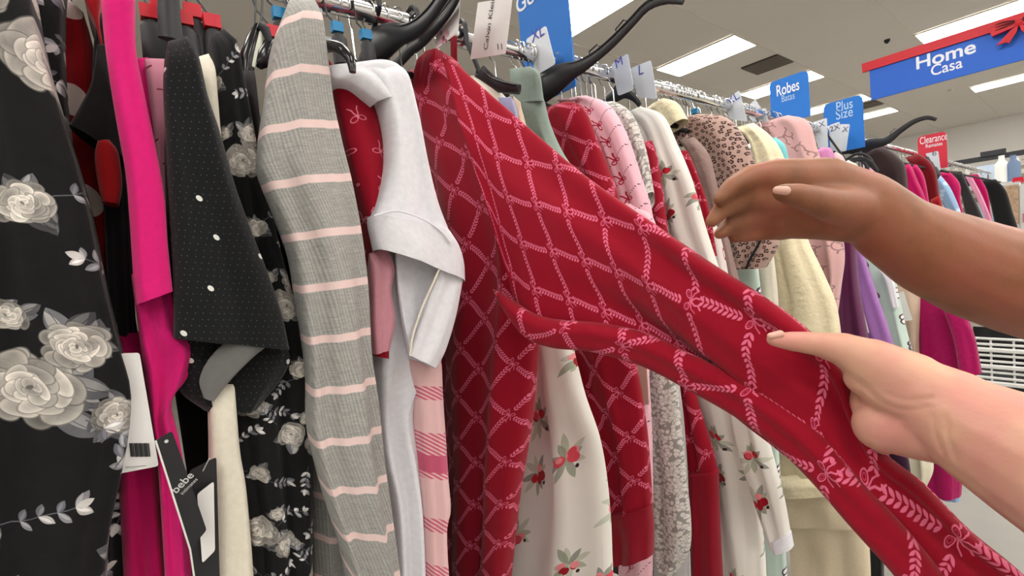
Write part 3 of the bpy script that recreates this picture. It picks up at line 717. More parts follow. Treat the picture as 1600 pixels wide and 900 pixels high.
G('plaid_shirt', 'pink and red plaid nightshirt below the white tee sleeve', 'nightshirt', [
  ('body', '638,540 648,640 656,750 662,830 668,980', '684,540 690,640 696,740 700,790 694,830 700,980', ('x', .215), 'plaid', dict(back=.2, fold=(1.5, .005, .2)))])
# the held red garment
t = empty('red_lattice_gown', at(700, 120, Y=.44), 'crimson gown with pink leafy lattice whose sleeve is being held out', 'nightgown')
cloth('body', '664,82 660,120 648,165 652,210 672,290 686,360 700,440 690,520 684,600 690,700 694,800 700,980', '684,76 715,110 760,160 800,230 825,320 836,430 832,540 826,620 816,700 802,800 782,980', ('y', .43), 'lattice', t, th=.028, back=.04, fold=(2.4, .011, .15), n=60, m=48, rot=.80, wr=.006)
cloth('sleeve', '690,80,.70 770,150,.665 870,238,.60 960,308,.54 1050,370,.48 1150,438,.42 1245,507,.378 1306,566,.366 1334,640,.36 1372,708,.352 1440,762,.34 1520,838,.33 1600,900,.32 1650,960,.32',
      '800,440,.64 815,505,.63 850,538,.60 905,541,.575 1000,562,.53 1080,602,.485 1150,646,.45 1220,702,.42 1282,758,.395 1330,818,.38 1376,868,.37 1420,920,.36 1450,960,.35 1480,1000,.35',
      ('y', .43), 'lattice', t, th=.014, back=.022, fold=(1.6, .009, .62), n=80, m=56, rot=.22, wr=.007, topround=False, sc=.93, pw=.9)
cloth('neckband', '664,80 661,110 654,150', '682,76 678,110 668,150', ('y', .41), 'crimson', t, th=.008, back=.01, fold=(1, .001, 0))
seam('hem_fold', '806,470,.60 880,498,.555 960,522,.51 1040,556,.465 1120,600,.425 1200,655,.393 1270,715,.37 1330,785,.352 1400,860,.338 1470,940,.33', ('y', .4), .0075, 'crimson', t).name = 'underarm_fold'
bpy.data.objects.remove([o for o in t.children if o.name.startswith('underarm_fold')][0])
cloth('sleeve_fold', '770,452,.625 805,474,.60 850,496,.57 930,505,.525 1010,522,.485 1090,560,.445 1170,600,.41 1230,640,.385 1290,690,.365 1350,760,.35 1420,830,.338 1500,930,.33',
      '772,458,.625 800,496,.605 826,526,.59 860,540,.575 930,548,.535 1010,572,.495 1090,612,.455 1160,655,.42 1225,705,.395 1290,770,.372 1340,830,.357 1390,890,.345 1450,970,.34',
      ('y', .43), 'lattice', t, th=.012, back=.012, fold=(1, .003, .2), n=70, m=24, rot=.6, wr=.005, sc=.93, pw=1)
G('pajama_shirt', 'dark red pajama top with tiny pink bows just left of the held gown collar', 'pajama top', [
  ('body', '632,112 640,180 650,260 665,400', '664,105 672,180 690,260 710,400', ('y', .47), 'redbow', dict(th=.015, fold=(1, .003, 0))),
  ('strap', '704,56 706,100 716,140', '714,56 715,100 730,140', ('y', .49), 'crimson', dict(th=.003, fold=(1, .0, 0)))])
G('cream_blouse', 'cream top with lavender facing behind the held gown shoulder', 'top', [
  ('body', '712,122 730,160 770,220 800,300', '745,118 782,148 806,190 840,300', ('y', .53), 'cream', dict(th=.02, fold=(1.4, .005, .2))),
  ('facing', '777,152 784,176 800,205', '800,152 806,170 812,205', ('y', .512), 'lavender', dict(th=.005, fold=(1, .001, 0))),
  ('trim', '800,150 804,175 812,200', '812,160 814,175 822,205', ('y', .52), 'tan', dict(th=.006, fold=(1, .001, 0)))])
G('floral_nightgown', 'white nightgown with holly sprigs hanging under the held red sleeve', 'nightgown', [
  ('body', '800,440 812,560 812,640 806,720 798,800 780,980', '868,440 892,545 908,610 934,690 948,780 954,900 956,980', ('y', .565), 'holly', dict(th=.03, fold=(1.7, .014, .05), n=50))])
G('sage_camisole', 'sage green sleeveless top with a folded strap on the black hanger', 'top', [
  ('strap', '795,108 799,130 806,160', '828,103 842,116 848,158', ('y', .60), 'sage', dict(th=.008, fold=(1, .003, .2))),
  ('body', '806,142 814,180 836,216 880,272 900,340', '846,146 856,190 874,236 896,272 930,340', ('y', .61), 'sage', dict(th=.014, fold=(1.2, .005, .2)))])
G('lattice_gown', 'second crimson lattice gown, shoulder showing behind the sage green top', 'nightgown', [
  ('sleeve', '850,168 858,200 880,250 915,290 950,340 960,420', '884,158 908,166 926,205 945,255 962,310 975,420', ('y', .72), 'lattice', dict(th=.022, fold=(1.4, .006, .2), rot=.8)),
  ('body', '885,440 896,560 925,650 942,720 950,800 956,840', '960,440 990,560 1003,640 1010,700 1015,780 1017,836', ('y', .70), 'lattice', dict(th=.025, fold=(1.8, .008, .1), rot=.8)),
  ('hem', '950,800 955,840 958,880', '1015,790 1018,830 1018,868', ('y', .695), 'crimson', dict(th=.027, fold=(1.8, .006, .1), topround=False))])
G('pajama_set', 'pale pink pajama top with dotted diagonals and dark red bows', 'pajama top', [
  ('sleeve', '868,156 900,172 935,220 960,280 975,330 985,372', '915,149 948,162 975,205 998,270 1014,320 1022,366', ('y', .80), 'pinkline', dict(th=.022, fold=(1.3, .005, .1))),
  ('body', '960,372 968,560 972,700 968,980', '1030,372 1012,560 1018,700 1016,980', ('y', .79), 'pinkline', dict(th=.02, fold=(1.4, .006, .1))),
  ('ruffle', '958,318 968,345 980,372', '990,318 1018,340 1028,376', ('y', .785), 'pinkline', dict(th=.018, fold=(4, .006, 0), topround=False))])
G('leaf_print_gown', 'grey nightgown with dense white leaf print and a long narrow sleeve', 'nightgown', [
  ('shoulder', '940,160 965,200 990,270 1005,350', '960,158 985,178 1006,230 1018,300', ('y', .88), 'greyleaf', dict(th=.02, fold=(1, .003, 0))),
  ('sleeve', '1008,540 1014,640 1018,740 1020,840 1034,888', '1052,540 1060,640 1070,740 1078,850 1056,896', ('y', .86), 'greyleaf', dict(th=.02, fold=(1.4, .006, .3))),
  ('body', '1010,560 1020,740 1024,980', '1056,560 1072,740 1076,980', ('y', .91), 'palegrey', dict(th=.02, fold=(1.4, .006, .3)))])
G('lattice_gown', 'third crimson lattice gown, narrow strip between grey leaf and white holly gowns', 'nightgown', [
  ('body', '1000,220 1010,300 1030,420 1052,560 1068,680 1076,760', '1020,220 1034,300 1050,420 1080,590 1112,700 1122,750', ('y', .96), 'lattice', dict(th=.02, rot=.8, fold=(1.4, .006, .1))),
  ('hem', '1074,735 1080,820 1084,980', '1120,735 1124,820 1130,980', ('y', .955), 'crimson', dict(th=.022, fold=(1.4, .006, .1), topround=False))])
G('holly_gown', 'white nightgown with red holly sprigs, rounded shoulder behind the pink pajamas', 'nightgown', [
  ('sleeve', '975,180 1000,205 1020,260 1032,330 1050,390 1095,450', '1000,166 1034,180 1056,225 1080,280 1100,350 1130,450', ('y', 1.04), 'holly', dict(th=.025, fold=(2, .009, .2), sc=.85)),
  ('body', '1060,520 1076,600 1100,690 1112,780 1122,860 1130,980', '1140,560 1160,660 1180,760 1192,860 1195,905 1200,980', ('y', 1.03), 'holly', dict(th=.028, fold=(1.7, .012, .2), sc=.85)),
  ('lower_sleeve', '1130,560 1150,680 1180,780 1205,856', '1165,560 1192,660 1222,770 1236,846', ('y', 1.0), 'holly', dict(th=.02, fold=(1.2, .006, .2), sc=.85)),
  ('cuff', '1204,845 1210,862', '1234,832 1238,856', ('y', .995), 'white', dict(th=.021, fold=(1, .002, 0), topround=False, n=10))])
G('pajama_shirt', 'narrow crimson strip of a pajama top right of the holly shoulder', 'pajama top', [
  ('body', '1058,235 1072,290 1090,340 1100,400', '1074,235 1092,280 1108,330 1120,400', ('y', 1.12), 'redbow', dict(th=.012, fold=(1, .003, 0)))])
G('curl_print_gown', 'off-white gown with red curl marks left of the leopard print hem', 'nightgown', [
  ('body', '1094,345 1105,390 1120,440 1150,560', '1116,345 1128,390 1138,440 1165,560', ('y', 1.17), 'curl', dict(th=.02, fold=(1, .003, 0)))])
G('fleece_robe', 'cream fleece robe shoulder peeking above the holly gown', 'robe', [
  ('body', '1012,168 1020,180 1040,210', '1036,153 1056,160 1072,186', ('y', 1.2), 'creamplush', dict(th=.03, fold=(1, .003, 0)))])
G('plush_robe', 'taupe plush robe with a rounded sleeve left of the leopard print', 'robe', [
  ('sleeve', '1060,218 1078,240 1094,280 1110,330 1130,390 1150,470', '1084,214 1106,244 1120,300 1130,350 1142,410 1160,470', ('y', 1.22), 'taupeplush', dict(th=.025, fold=(1, .004, 0)))])
t = G('leopard_robe', 'leopard print robe in taupe and black with dark piping', 'robe', [
  ('sleeve', '1042,190 1062,212 1088,262 1114,310 1134,356 1144,388 1146,420', '1090,178 1135,184 1165,222 1182,270 1200,330 1216,378 1196,418', ('y', 1.33), 'leopard', dict(th=.04, fold=(1.4, .008, .1))),
  ('collar', '1040,185 1050,205 1062,230', '1062,180 1070,196 1078,214', ('y', 1.29), 'leopard', dict(th=.015, fold=(1, .002, 0)))])
seam('piping', '1066,180 1062,196 1060,212', ('y', 1.265), .0028, 'black', t); seam('piping', '1196,358 1186,380 1172,405 1166,420', ('y', 1.28), .0035, 'black', t)
G('mint_nightshirt', 'mint green nightshirt strip below the leopard print hem', 'nightshirt', [
  ('body', '1146,380 1152,460 1175,640 1200,980', '1180,380 1188,460 1210,640 1235,980', ('y', 1.42), 'mint', dict(th=.02, fold=(1, .004, 0)))])
G('white_nightshirt', 'plain off-white nightshirt strip between mint and cream plush', 'nightshirt', [
  ('body', '1178,380 1190,460 1210,560 1230,700', '1206,380 1214,460 1222,560 1250,700', ('y', 1.5), 'offwhite', dict(th=.02, fold=(1, .004, 0)))])
G('plush_robe', 'cream plush robe with a rolled cuff and layered hem', 'robe', [
  ('sleeve', '1146,200 1172,222 1192,300 1206,380 1212,450 1213,540 1214,660 1216,752', '1178,192 1212,226 1236,290 1258,370 1286,430 1306,480 1316,560 1322,660 1316,750', ('y', 1.62), 'creamplush', dict(th=.05, fold=(1.8, .014, .1), n=50)),
  ('cuff', '1214,744 1213,756 1216,770', '1318,738 1324,756 1316,768', ('y', 1.58), 'creamplush', dict(th=.05, back=.05, fold=(1, .004, 0), n=14)),
  ('skirt', '1216,750 1220,790 1226,815', '1325,745 1346,780 1354,818', ('y', 1.66), 'beige', dict(th=.05, fold=(1.6, .008, .1), topround=False)),
  ('lining', '1226,800 1236,860 1240,980', '1350,800 1358,860 1362,980', ('y', 1.70), 'beige', dict(th=.05, fold=(2.2, .016, .1), topround=False))])
G('aqua_robe', 'aqua robe shoulder between the cream plush and paisley robes', 'robe', [
  ('body', '1196,222 1206,240 1216,262', '1212,214 1226,228 1232,256', ('y', 1.75), 'aqua', dict(th=.03, fold=(1, .002, 0)))])
G('paisley_robe', 'dusty pink robe with taupe scroll print', 'robe', [
  ('body', '1176,196 1205,220 1240,300 1258,370 1280,430 1292,500', '1232,180 1262,190 1278,240 1302,310 1318,390 1312,450 1304,500', ('y', 1.9), 'paisley', dict(th=.05, fold=(1.5, .012, .1)))])
G('orchid_tee', 'orchid pink top right of the paisley robe under the plus sizes', 'top', [
  ('body', '1268,238 1280,262 1300,330', '1286,230 1302,240 1322,330', ('y', 2.02), 'orchid', dict(th=.03, fold=(1, .004, 0)))])
G('pink_tee', 'pale pink rounded shoulder next to the orchid top', 'top', [
  ('body', '1294,246 1305,270 1320,330', '1306,237 1320,252 1340,330', ('y', 2.1), 'palepink', dict(th=.03, fold=(1, .004, 0)))])
G('cream_robe', 'cream shoulder just above the reaching hand before the grey hangers', 'robe', [
  ('body', '1310,258 1320,280 1335,330', '1326,250 1345,266 1362,330', ('y', 2.2), 'offwhite', dict(th=.03, fold=(1, .004, 0)))])
G('purple_gown', 'deep purple satin gown between paisley robe and lilac knit', 'nightgown', [
  ('body', '1306,340 1308,420 1308,520 1306,640 1310,720', '1336,340 1340,430 1355,520 1375,640 1390,720', ('y', 2.05), 'purple', dict(th=.03, fold=(1.2, .01, .1)))])
G('lilac_robe', 'lilac textured knit robe left of the mint print', 'robe', [
  ('body', '1316,360 1328,430 1352,520 1380,640', '1340,370 1366,450 1390,520 1425,640', ('y', 2.15), 'lilac', dict(th=.03, fold=(1, .006, .1))),
  ('edging', '1322,400 1334,450 1352,520', '1326,400 1340,450 1358,520', ('y', 2.10), 'curl', dict(th=.004, fold=(1, .001, 0)))])
G('mint_pajamas', 'mint green pajamas with outlined flowers above the pale wrist', 'pajamas', [
  ('body', '1344,390 1362,450 1385,520 1405,600', '1392,400 1404,460 1420,530 1440,600', ('y', 2.3), 'mint', dict(th=.03, fold=(1.4, .01, .1))),
  ('sleeve', '1372,420 1384,440 1394,480', '1384,420 1396,440 1404,480', ('y', 2.25), 'white', dict(th=.02, fold=(1, .004, 0)))])
G('pale_pajamas', 'pale pink pajamas with a white tag beside the magenta robe', 'pajamas', [
  ('body', '1388,410 1400,470 1412,540 1425,620', '1440,420 1438,480 1436,540 1440,620', ('y', 2.5), 'tan', dict(th=.03, fold=(1.4, .008, .1)))])
G('magenta_robe', 'deep magenta plush robe hanging nearly to the floor behind both arms', 'robe', [
  ('body', '1428,440 1434,520 1430,620 1425,700 1440,768', '1492,470 1512,520 1526,580 1508,690 1502,774', ('y', 2.55), 'deepmagenta', dict(th=.06, fold=(1.8, .014, .1))),
  ('sleeve', '1470,470 1490,530 1500,590', '1510,490 1524,530 1534,582', ('y', 2.45), 'deepmagenta', dict(th=.04, fold=(1, .006, .1))),
  ('lining', '1470,765 1472,778', '1502,765 1500,782', ('y', 2.56), 'bluedot', dict(th=.03, fold=(1, .002, .1), n=6))])
G('fuzzy_robe', 'cream fuzzy robe end with green tint below the pale wrist', 'robe', [
  ('body', '1388,560 1400,700 1404,740 1430,756', '1440,560 1454,700 1458,735 1448,760', ('y', 2.2), 'fuzz', dict(th=.05, fold=(2.5, .014, .1), close=True))])
G('dark_gown', 'black gown hem right of the cream lining near the floor', 'nightgown', [
  ('body', '1345,740 1355,820 1358,870 1362,980', '1372,760 1378,820 1380,870 1382,980', ('y', 1.85), 'black', dict(th=.03, fold=(1, .006, 0)))])
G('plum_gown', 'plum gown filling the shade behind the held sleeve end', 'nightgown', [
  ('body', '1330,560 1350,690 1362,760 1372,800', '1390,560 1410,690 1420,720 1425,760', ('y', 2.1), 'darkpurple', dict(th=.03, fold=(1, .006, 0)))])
# invented filler cloths, mostly black, added so gaps between garments stay dark as shade
for i, (y, key, lb) in enumerate(((-.03, 'black', 'black slip added as shade behind the dark red dotted top'), (.035, 'black', 'black slip added as shade below the wide dotted sleeve'), (.09, 'black', 'black slip added as shade behind the cream sleeve'), (.16, 'charcoal', 'charcoal slip added as shade between black florals and grey stripes'), (.21, 'black', 'black slip added as shade under the striped gown'), (.30, 'black', 'black slip added as shade between grey stripes and red bows'), (.50, 'crimson', 'plain crimson slip added deep in the gap between the held gown and the white holly gown'),
        (.66, 'black', 'black slip added as shade behind the first white holly gown'), (.93, 'charcoal', 'charcoal slip added as shade behind the grey leaf gown'), (1.15, 'charcoal', 'charcoal slip added as shade behind the second holly gown'),
        (1.46, 'black', 'black slip added as shade left of the cream plush robe'), (1.8, 'charcoal', 'charcoal slip added as shade under the paisley robe'), (2.4, 'darkpurple', 'dark plum slip added as shade left of the magenta robe'))):
    e = cloth('filler', ' '.join('%.1f,%.1f,%.4f' % p for p in ()) or '0,0,1 0,1,1', '1,0,1 1,1,1', ('y', y), key, None) if False else None
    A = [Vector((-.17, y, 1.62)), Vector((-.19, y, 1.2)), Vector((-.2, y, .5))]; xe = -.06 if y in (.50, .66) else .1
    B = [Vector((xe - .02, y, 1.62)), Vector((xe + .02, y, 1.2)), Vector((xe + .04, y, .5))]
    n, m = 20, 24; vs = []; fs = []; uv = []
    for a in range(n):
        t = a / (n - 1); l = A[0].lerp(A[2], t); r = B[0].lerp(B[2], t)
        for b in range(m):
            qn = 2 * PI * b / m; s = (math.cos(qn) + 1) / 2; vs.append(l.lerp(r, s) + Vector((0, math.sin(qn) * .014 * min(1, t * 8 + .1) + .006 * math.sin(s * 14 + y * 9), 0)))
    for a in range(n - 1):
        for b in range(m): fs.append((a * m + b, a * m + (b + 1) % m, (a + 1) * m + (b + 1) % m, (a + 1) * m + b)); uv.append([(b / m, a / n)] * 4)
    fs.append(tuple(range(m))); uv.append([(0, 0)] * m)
    tag(mesh_obj('filler', vs, fs, K(key)[0], None, uv), lb, 'filler')

# far rack
FR = [
 ('brown_robe', 'dark brown robe on the far rack below the raised far hanger', 'robe', '1345,238 1358,260 1385,300 1410,380', '1378,228 1402,244 1416,272 1420,400', 2.95, 'brown'),
 ('mauve_blouse', 'pale mauve blouse in front of the dark brown robe', 'blouse', '1346,268 1355,290 1370,330', '1360,262 1374,280 1395,330', 2.7, 'pink'),
 ('robe', 'bright magenta robe, first of the far rack after the brown one', 'robe', '1404,258 1412,285 1432,340 1450,430', '1422,256 1432,280 1448,320 1470,430', 3.3, 'magenta'),
 ('robe', 'second magenta robe close behind the first on the far rack', 'robe', '1415,258 1430,285 1440,340 1460,430', '1432,257 1444,278 1454,330 1478,430', 3.5, 'magenta'),
 ('gown', 'dark red gown with dots left of the light blue pajamas', 'nightgown', '1414,246 1440,280 1455,340 1475,430', '1436,240 1460,262 1470,320 1490,430', 3.8, 'darkred'),
 ('camisole', 'bright red top low between dark red gown and light blue pajamas', 'top', '1454,312 1460,340 1478,430', '1468,305 1476,340 1492,430', 3.7, 'red'),
 ('pajamas', 'light blue speckled pajamas on the far rack', 'pajamas', '1453,280 1468,310 1488,350 1510,430', '1470,274 1488,300 1510,358 1530,430', 4.0, 'bluedot'),
 ('robe', 'magenta robe right of the light blue pajamas', 'robe', '1462,270 1480,310 1500,350 1520,430', '1484,268 1500,288 1503,325 1530,430', 4.6, 'magenta'),
 ('robe', 'charcoal black robe between magenta and light pink on the far rack', 'robe', '1482,267 1500,300 1512,350 1530,430', '1503,268 1517,300 1543,358 1560,430', 5.2, 'charcoal'),
 ('robe', 'light pink robe between two dark robes on the far rack', 'robe', '1508,276 1526,310 1543,355 1560,430', '1518,275 1536,310 1554,360 1565,430', 5.7, 'pink'),
 ('robe', 'last magenta robe on the far rack behind the light pink one', 'robe', '1512,273 1530,300 1546,345 1560,430', '1528,272 1543,300 1550,345 1572,430', 6.2, 'magenta'),
 ('robe', 'black robe at the far end of the far rack', 'robe', '1532,282 1545,310 1556,360 1570,440', '1556,280 1572,298 1582,330 1594,372 1600,440', 7.0, 'black')]
for nm, lb, ct, L, Rr, y, key in FR: garment(nm, lb, ct, [('body', L, Rr, ('y', y), key, dict(th=.05, fold=(1.2, .01, .2), n=24, m=24))])
e = empty('dark_clips', at(1450, 262, Y=3.9), 'bundle of dark grey clip hangers with a white size card before the red sign', 'hanger')
for px, py in ((1444, 258), (1450, 266), (1457, 274)): MB().tube([at(px, py - 12, Y=3.9), at(px + 2, py, Y=3.9), at(px + 1, py + 8, Y=3.9)], [.02, .035, .02], 8).build('clip', M_dgrey, e, True)
e.name = 'clip_hanger'

# ------------------------------------------------------------------ section signs, size cards, banner, tags
RX = Vector((1, 0, 0)); UZ = Vector((0, 0, 1))
def up_sign(name, label, corners, y, m, r, lines, cat='sign', th=.004, which=(1, 1, 0, 0)):
    """corners tl,tr,br,bl in pixels; the sign faces the aisle end (-y)"""
    P = [at(px, py, Y=y) for px, py in corners]
    zt = (P[0].z + P[1].z) / 2; x0 = (P[0].x + P[3].x) / 2; x1 = (P[1].x + P[2].x) / 2; zb = (P[2].z + P[3].z) / 2
    P = [Vector((x0, y, zt)), Vector((x1, y, zt)), Vector((x1, y, zb)), Vector((x0, y, zb))]
    e = empty(name, Vector(((x0 + x1) / 2, y, zb)), label, cat)
    MB().prism(rounded(P[0], P[1], P[2], P[3], r, 5, which), (0, 1, 0), th).build('panel', m, e)
    for s, px, py, h, mm, b, *sq in lines:
        o = at(px, py, Y=y - th / 2 - .0012); text(s, o, RX, UZ, h, mm, e, bold=b, sq=sq[0] if sq else 1)
    return e, P
e, P = up_sign('section_sign', 'tall blue section sign for gowns cut off by the frame top', [(790, -70), (876, -95), (905, 150), (835, 150)], .80, M_sign, .02, [('Gowns', 807, 23, .055, M_white, .01)])
e, P = up_sign('section_sign', 'blue section sign reading Robes above the cream plush robe', [(1204, 125), (1265, 112), (1265, 190), (1204, 190)], 2.0, M_sign, .02, [('Robes', 1213, 151, .058, M_white, .01, .56), ('Batas', 1221, 160, .036, M_ltblue, .003, .62)])
e, P = up_sign('section_sign', 'blue section sign reading Plus Size left of the banner', [(1286, 160), (1350, 150), (1350, 236), (1290, 236)], 2.62, M_sign, .03, [('Plus', 1306, 175, .062, M_ltblue, .008, .68), ('Size', 1306, 187.5, .062, M_ltblue, .008, .7)])
e, P = up_sign('section_sign', 'red clearance sign standing over the far rack', [(1434, 213), (1480, 205), (1480, 265), (1435, 265)], 4.3, M_signr, .03, [('Clearance', 1437, 226, .07, M_white, 0, .5), ('Remates', 1446, 231.5, .036, M_white, 0, .7)])
def card(label, c, y, s, tx, h, m=M_violet, name='size_card'):
    P = [at(px, py, Y=y) for px, py in c]; e = empty(name, (P[0] + P[2]) / 2, label, 'size divider')
    MB().prism(rounded(*P, .006, 3), (0, 1, 0), .0015).build('panel', M_divider, e)
    d = (P[1] - P[0]).normalized(); 
    if s: text(s, at(tx[0], tx[1], Y=y - .002), d, UZ, h, m, e, bold=.0)
card('white size card marked XL in front of the gown sign', [(822, 62), (853, 40), (868, 100), (838, 118)], .72, 'XL', (831, 67), .034)
card('white size card marked M beside the black hanger neck', [(955, 101), (981, 83), (990, 140), (966, 150)], .98, 'M', (962, 108), .032)
card('white size card marked L right of the M card', [(985, 107), (1017, 94), (1027, 155), (996, 152)], 1.03, 'L', (997, 118), .034)
card('white size card marked XL near the leopard print shoulder', [(1132, 158), (1155, 141), (1168, 190), (1140, 186)], 1.6, 'XL', (1138, 166), .036)
card('white size card marked with a plus beside the Robes sign', [(1165, 170), (1180, 155), (1203, 190), (1172, 190)], 1.85, '+', (1172, 178), .045)
card('grey-white size card marked 2X, tallest before the Plus Size sign', [(1268, 192), (1292, 184), (1294, 232), (1280, 236)], 2.42, '2X', (1273, 202), .034, M_grey)
card('grey-white size card marked 2X in the middle before the Plus Size sign', [(1295, 196), (1312, 190), (1316, 235), (1298, 236)], 2.48, '2X', (1297, 206), .032, M_grey)
card('grey-white size card marked X, rightmost before the Plus Size sign', [(1313, 194), (1328, 194), (1322, 236), (1306, 238)], 2.54, 'X', (1315, 206), .034, M_grey)
card('white size card in front of the red clearance sign', [(1446, 240), (1466, 236), (1470, 266), (1462, 268)], 4.1, '6', (1456, 244), .05, M_grey)
card('blank white size card under the rail by the glossy hanger', [(503, 55), (522, 60), (520, 75), (505, 78)], .28, '', (0, 0), .01)
# banner
yb = 5.6; P = [at(1358, 106, Y=yb), at(1362, 156, Y=yb)]; zt = at(1356, 98, Y=yb).z; zb = at(1362, 157, Y=yb).z; zm = at(1358, 111, Y=yb).z; x0 = at(1360, 130, Y=yb).x; x1 = x0 + 1.75
e = empty('hanging_banner', ((x0 + x1) / 2, yb, zt), 'long blue hanging banner reading Home Casa with a red top strip and bow', 'sign')
MB().box(((x0 + x1) / 2, yb, (zm + zb) / 2), (x1 - x0, .02, zm - zb)).build('panel', M_signh, e)
xr = at(1348, 103, Y=yb).x
MB().box(((xr + x1) / 2, yb - .008, (zt + zm) / 2), (x1 - xr, .04, zt - zm)).build('top_strip', mat('red_strip', rgb(205, 35, 50), .5), e)
text('Home', at(1430, 109, Y=yb - .012), RX, UZ, .15, M_white, e, bold=.02, sq=1.02); text('Casa', at(1454, 119, Y=yb - .012), RX, UZ, .125, M_white, e, bold=.01, sq=.84)
for x in (x0 + 1.0, x1 - .3): MB().tube([(x, yb, zt), (x, yb, CEIL)], .003, 6).build('cable', M_wire, e)
bc = at(1592, 36, Y=yb - .05); Mb = mat('bow_red', rgb(190, 25, 40), .5, var=.25, vscale=14); Mbd = mat('bow_shade', rgb(105, 14, 26), .6)
bw = MB().tube([bc + Vector((-.02, 0, 0)), bc + Vector((.02, 0, 0))], [.026, .026], 12, sy=1).build('bow', Mb, e, True)
for sg in (-1, 1):
    poly = [(0, .02), (sg * .08, .06), (sg * .17, .10), (sg * .245, .06), (sg * .25, -.02), (sg * .235, -.07), (sg * .12, -.05), (0, -.03)]
    MB().prism([bc + Vector((a * .62, 0, b * .62)) for a, b in poly], (0, 1, 0), .04).build('loop', Mb, bw)
    MB().prism([bc + Vector((a * .62, -.004, b * .62)) for a, b in ((0, -.02), (sg * .07, -.06), (sg * .2, -.2), (sg * .12, -.19), (sg * .09, -.215), (sg * .02, -.1))], (0, 1, 0), .02).build('tail', Mb, bw)
    for k in range(3): MB().tube([bc + Vector((sg * .02, -.024, .008 + k * .008)), bc + Vector((sg * .08, -.024, -.003 + k * .02)), bc + Vector((sg * .125, -.024, -.006 + k * .022))], [.004, .006, .002], 6).build('shade_line', Mbd, bw)  # dark red lines paint the shade of the bow's folds

def tag_card(name, label, c, P_, m, th=.0008, parent=None):
    P = [at(px, py, **P_) for px, py in c]; n = (P[1] - P[0]).cross(P[3] - P[0])
    e = empty(name, P[0], label, 'tag'); MB().prism(rounded(*P, .002, 2), n, th).build('card', m, e); return e, P, n.normalized()
D = lambda px, py, X: at(px, py, X=X)
# brand tag
e, P, n = tag_card('hang_tag', 'white brand hang tag with thin vertical lettering over the rail', [(747, 4), (801, -4), (790, 84), (735, 93)], dict(Y=.50), M_card)
fn = -1 if n.dot(Vector(CAM) - P[0]) < 0 else 1; o = n * fn * .0014
up_ = (P[0] - P[3]).normalized(); rt = (P[1] - P[0]).normalized()
text('Calvin Klein', at(762, 79, Y=.50) + o, up_, -rt, .0165, M_ink, e); MB().box(at(766, 46, Y=.5) + o, (.0006, .0006, .008)).build('dash', M_ink, e)
for dx in (779, 785): MB().box(at(dx, 73, Y=.5) + o, (.001, .0006, .009)).build('fine_print', M_ink, e)
# pinkish tag left of it
e, P, n = tag_card('hang_tag', 'white hang tag with a faint pink flower print above the red collar', [(686, -30), (721, -34), (716, 50), (681, 78)], dict(Y=.44), M_card)
fn = -1 if n.dot(Vector(CAM) - P[0]) < 0 else 1; mp = mat('pink_print', rgb(215, 150, 165), .6); mp2 = mat('plum_print', rgb(150, 70, 95), .6)
for px, py, r, mm in ((694, 60, .004, mp2), (700, 52, .005, mp), (690, 52, .004, mp), (698, 64, .003, mp2), (705, 10, .005, mat('sand_print', rgb(232, 205, 185), .6)), (692, 64, .004, mp)):
    c0 = at(px, py, Y=.44) + n * fn * .0012; MB().tube([c0, c0 + n * fn * .0004], r, 10).build('print', mm, e)
# white barcode tag
e, P, n = tag_card('barcode_tag', 'white price tag with a barcode hanging by the hot pink top', [(188, 552), (218, 551), (248, 728), (186, 740)], dict(X=.262), M_card)
fn = -1 if n.dot(Vector(CAM) - P[0]) < 0 else 1; o = n * fn * .001
for k in range(13):
    px = 203 + k * 2.4; a = at(px, 692, X=.262) + o; b = at(px + 2.2, 713, X=.262) + o; MB().tube([a, b], (.0004, .0006, .0003)[k % 3], 4).build('barcode_bar', M_ink, e)
a = at(196, 729, X=.262) + o; b = at(228, 726, X=.262) + o; MB().tube([a, b], .0006, 4).build('fine_print', M_silver, e)
# black brand tag
e, P, n = tag_card('brand_tag', 'black folded brand tag with silver lettering beside the cream sleeve', [(243, 688), (269, 673), (323, 828), (297, 858)], dict(X=.285), M_black)
fn = -1 if n.dot(Vector(CAM) - P[0]) < 0 else 1; o = n * fn * .001
dn = (P[3] - P[0]).normalized()
dv = (at(297, 747, X=.285) - at(273, 771, X=.285)).normalized()
text('bebe', at(275, 771, X=.285) + o, dv, -dn, .0088, M_silver, e, bold=.01)
text('intimates', at(285, 773, X=.285) + o, dv, -dn, .004, M_silver, e)
MB().tube([P[0] + o, P[3] + o, at(304, 905, X=.285)], .0007, 5).build('pale_edge', M_card, e)
c0 = at(260, 689, X=.285) + o; MB().tube([c0, c0 + n * fn * .0003], .0014, 8).build('eyelet', M_silver, e)
e, P, n = tag_card('price_sticker', 'small crooked white price sticker tucked behind the black brand tag', [(308, 772), (334, 752), (336, 860), (316, 880)], dict(X=.272), M_card)
e, P, n = tag_card('brand_tag', 'second black tag behind the first, its corner under the cream sleeve', [(296, 735), (338, 714), (345, 960), (300, 960)], dict(X=.264), M_black)
c0 = at(317, 736, X=.266) ; MB().tube([c0, at(327, 716, X=.272)], .0005, 5).build('string', M_silver, e)
e, P, n = tag_card('hang_tag', 'pale tag hanging on the tan pajamas by the magenta robe', [(1403, 458), (1412, 455), (1426, 500), (1412, 502)], dict(Y=2.44), M_card)
e, P, n = tag_card('hang_tag', 'beige care card below the held red sleeve next to the second lattice gown', [(984, 560), (1010, 562), (1014, 632), (990, 634)], dict(Y=.755), mat('beige_card', rgb(226, 206, 186), .6))

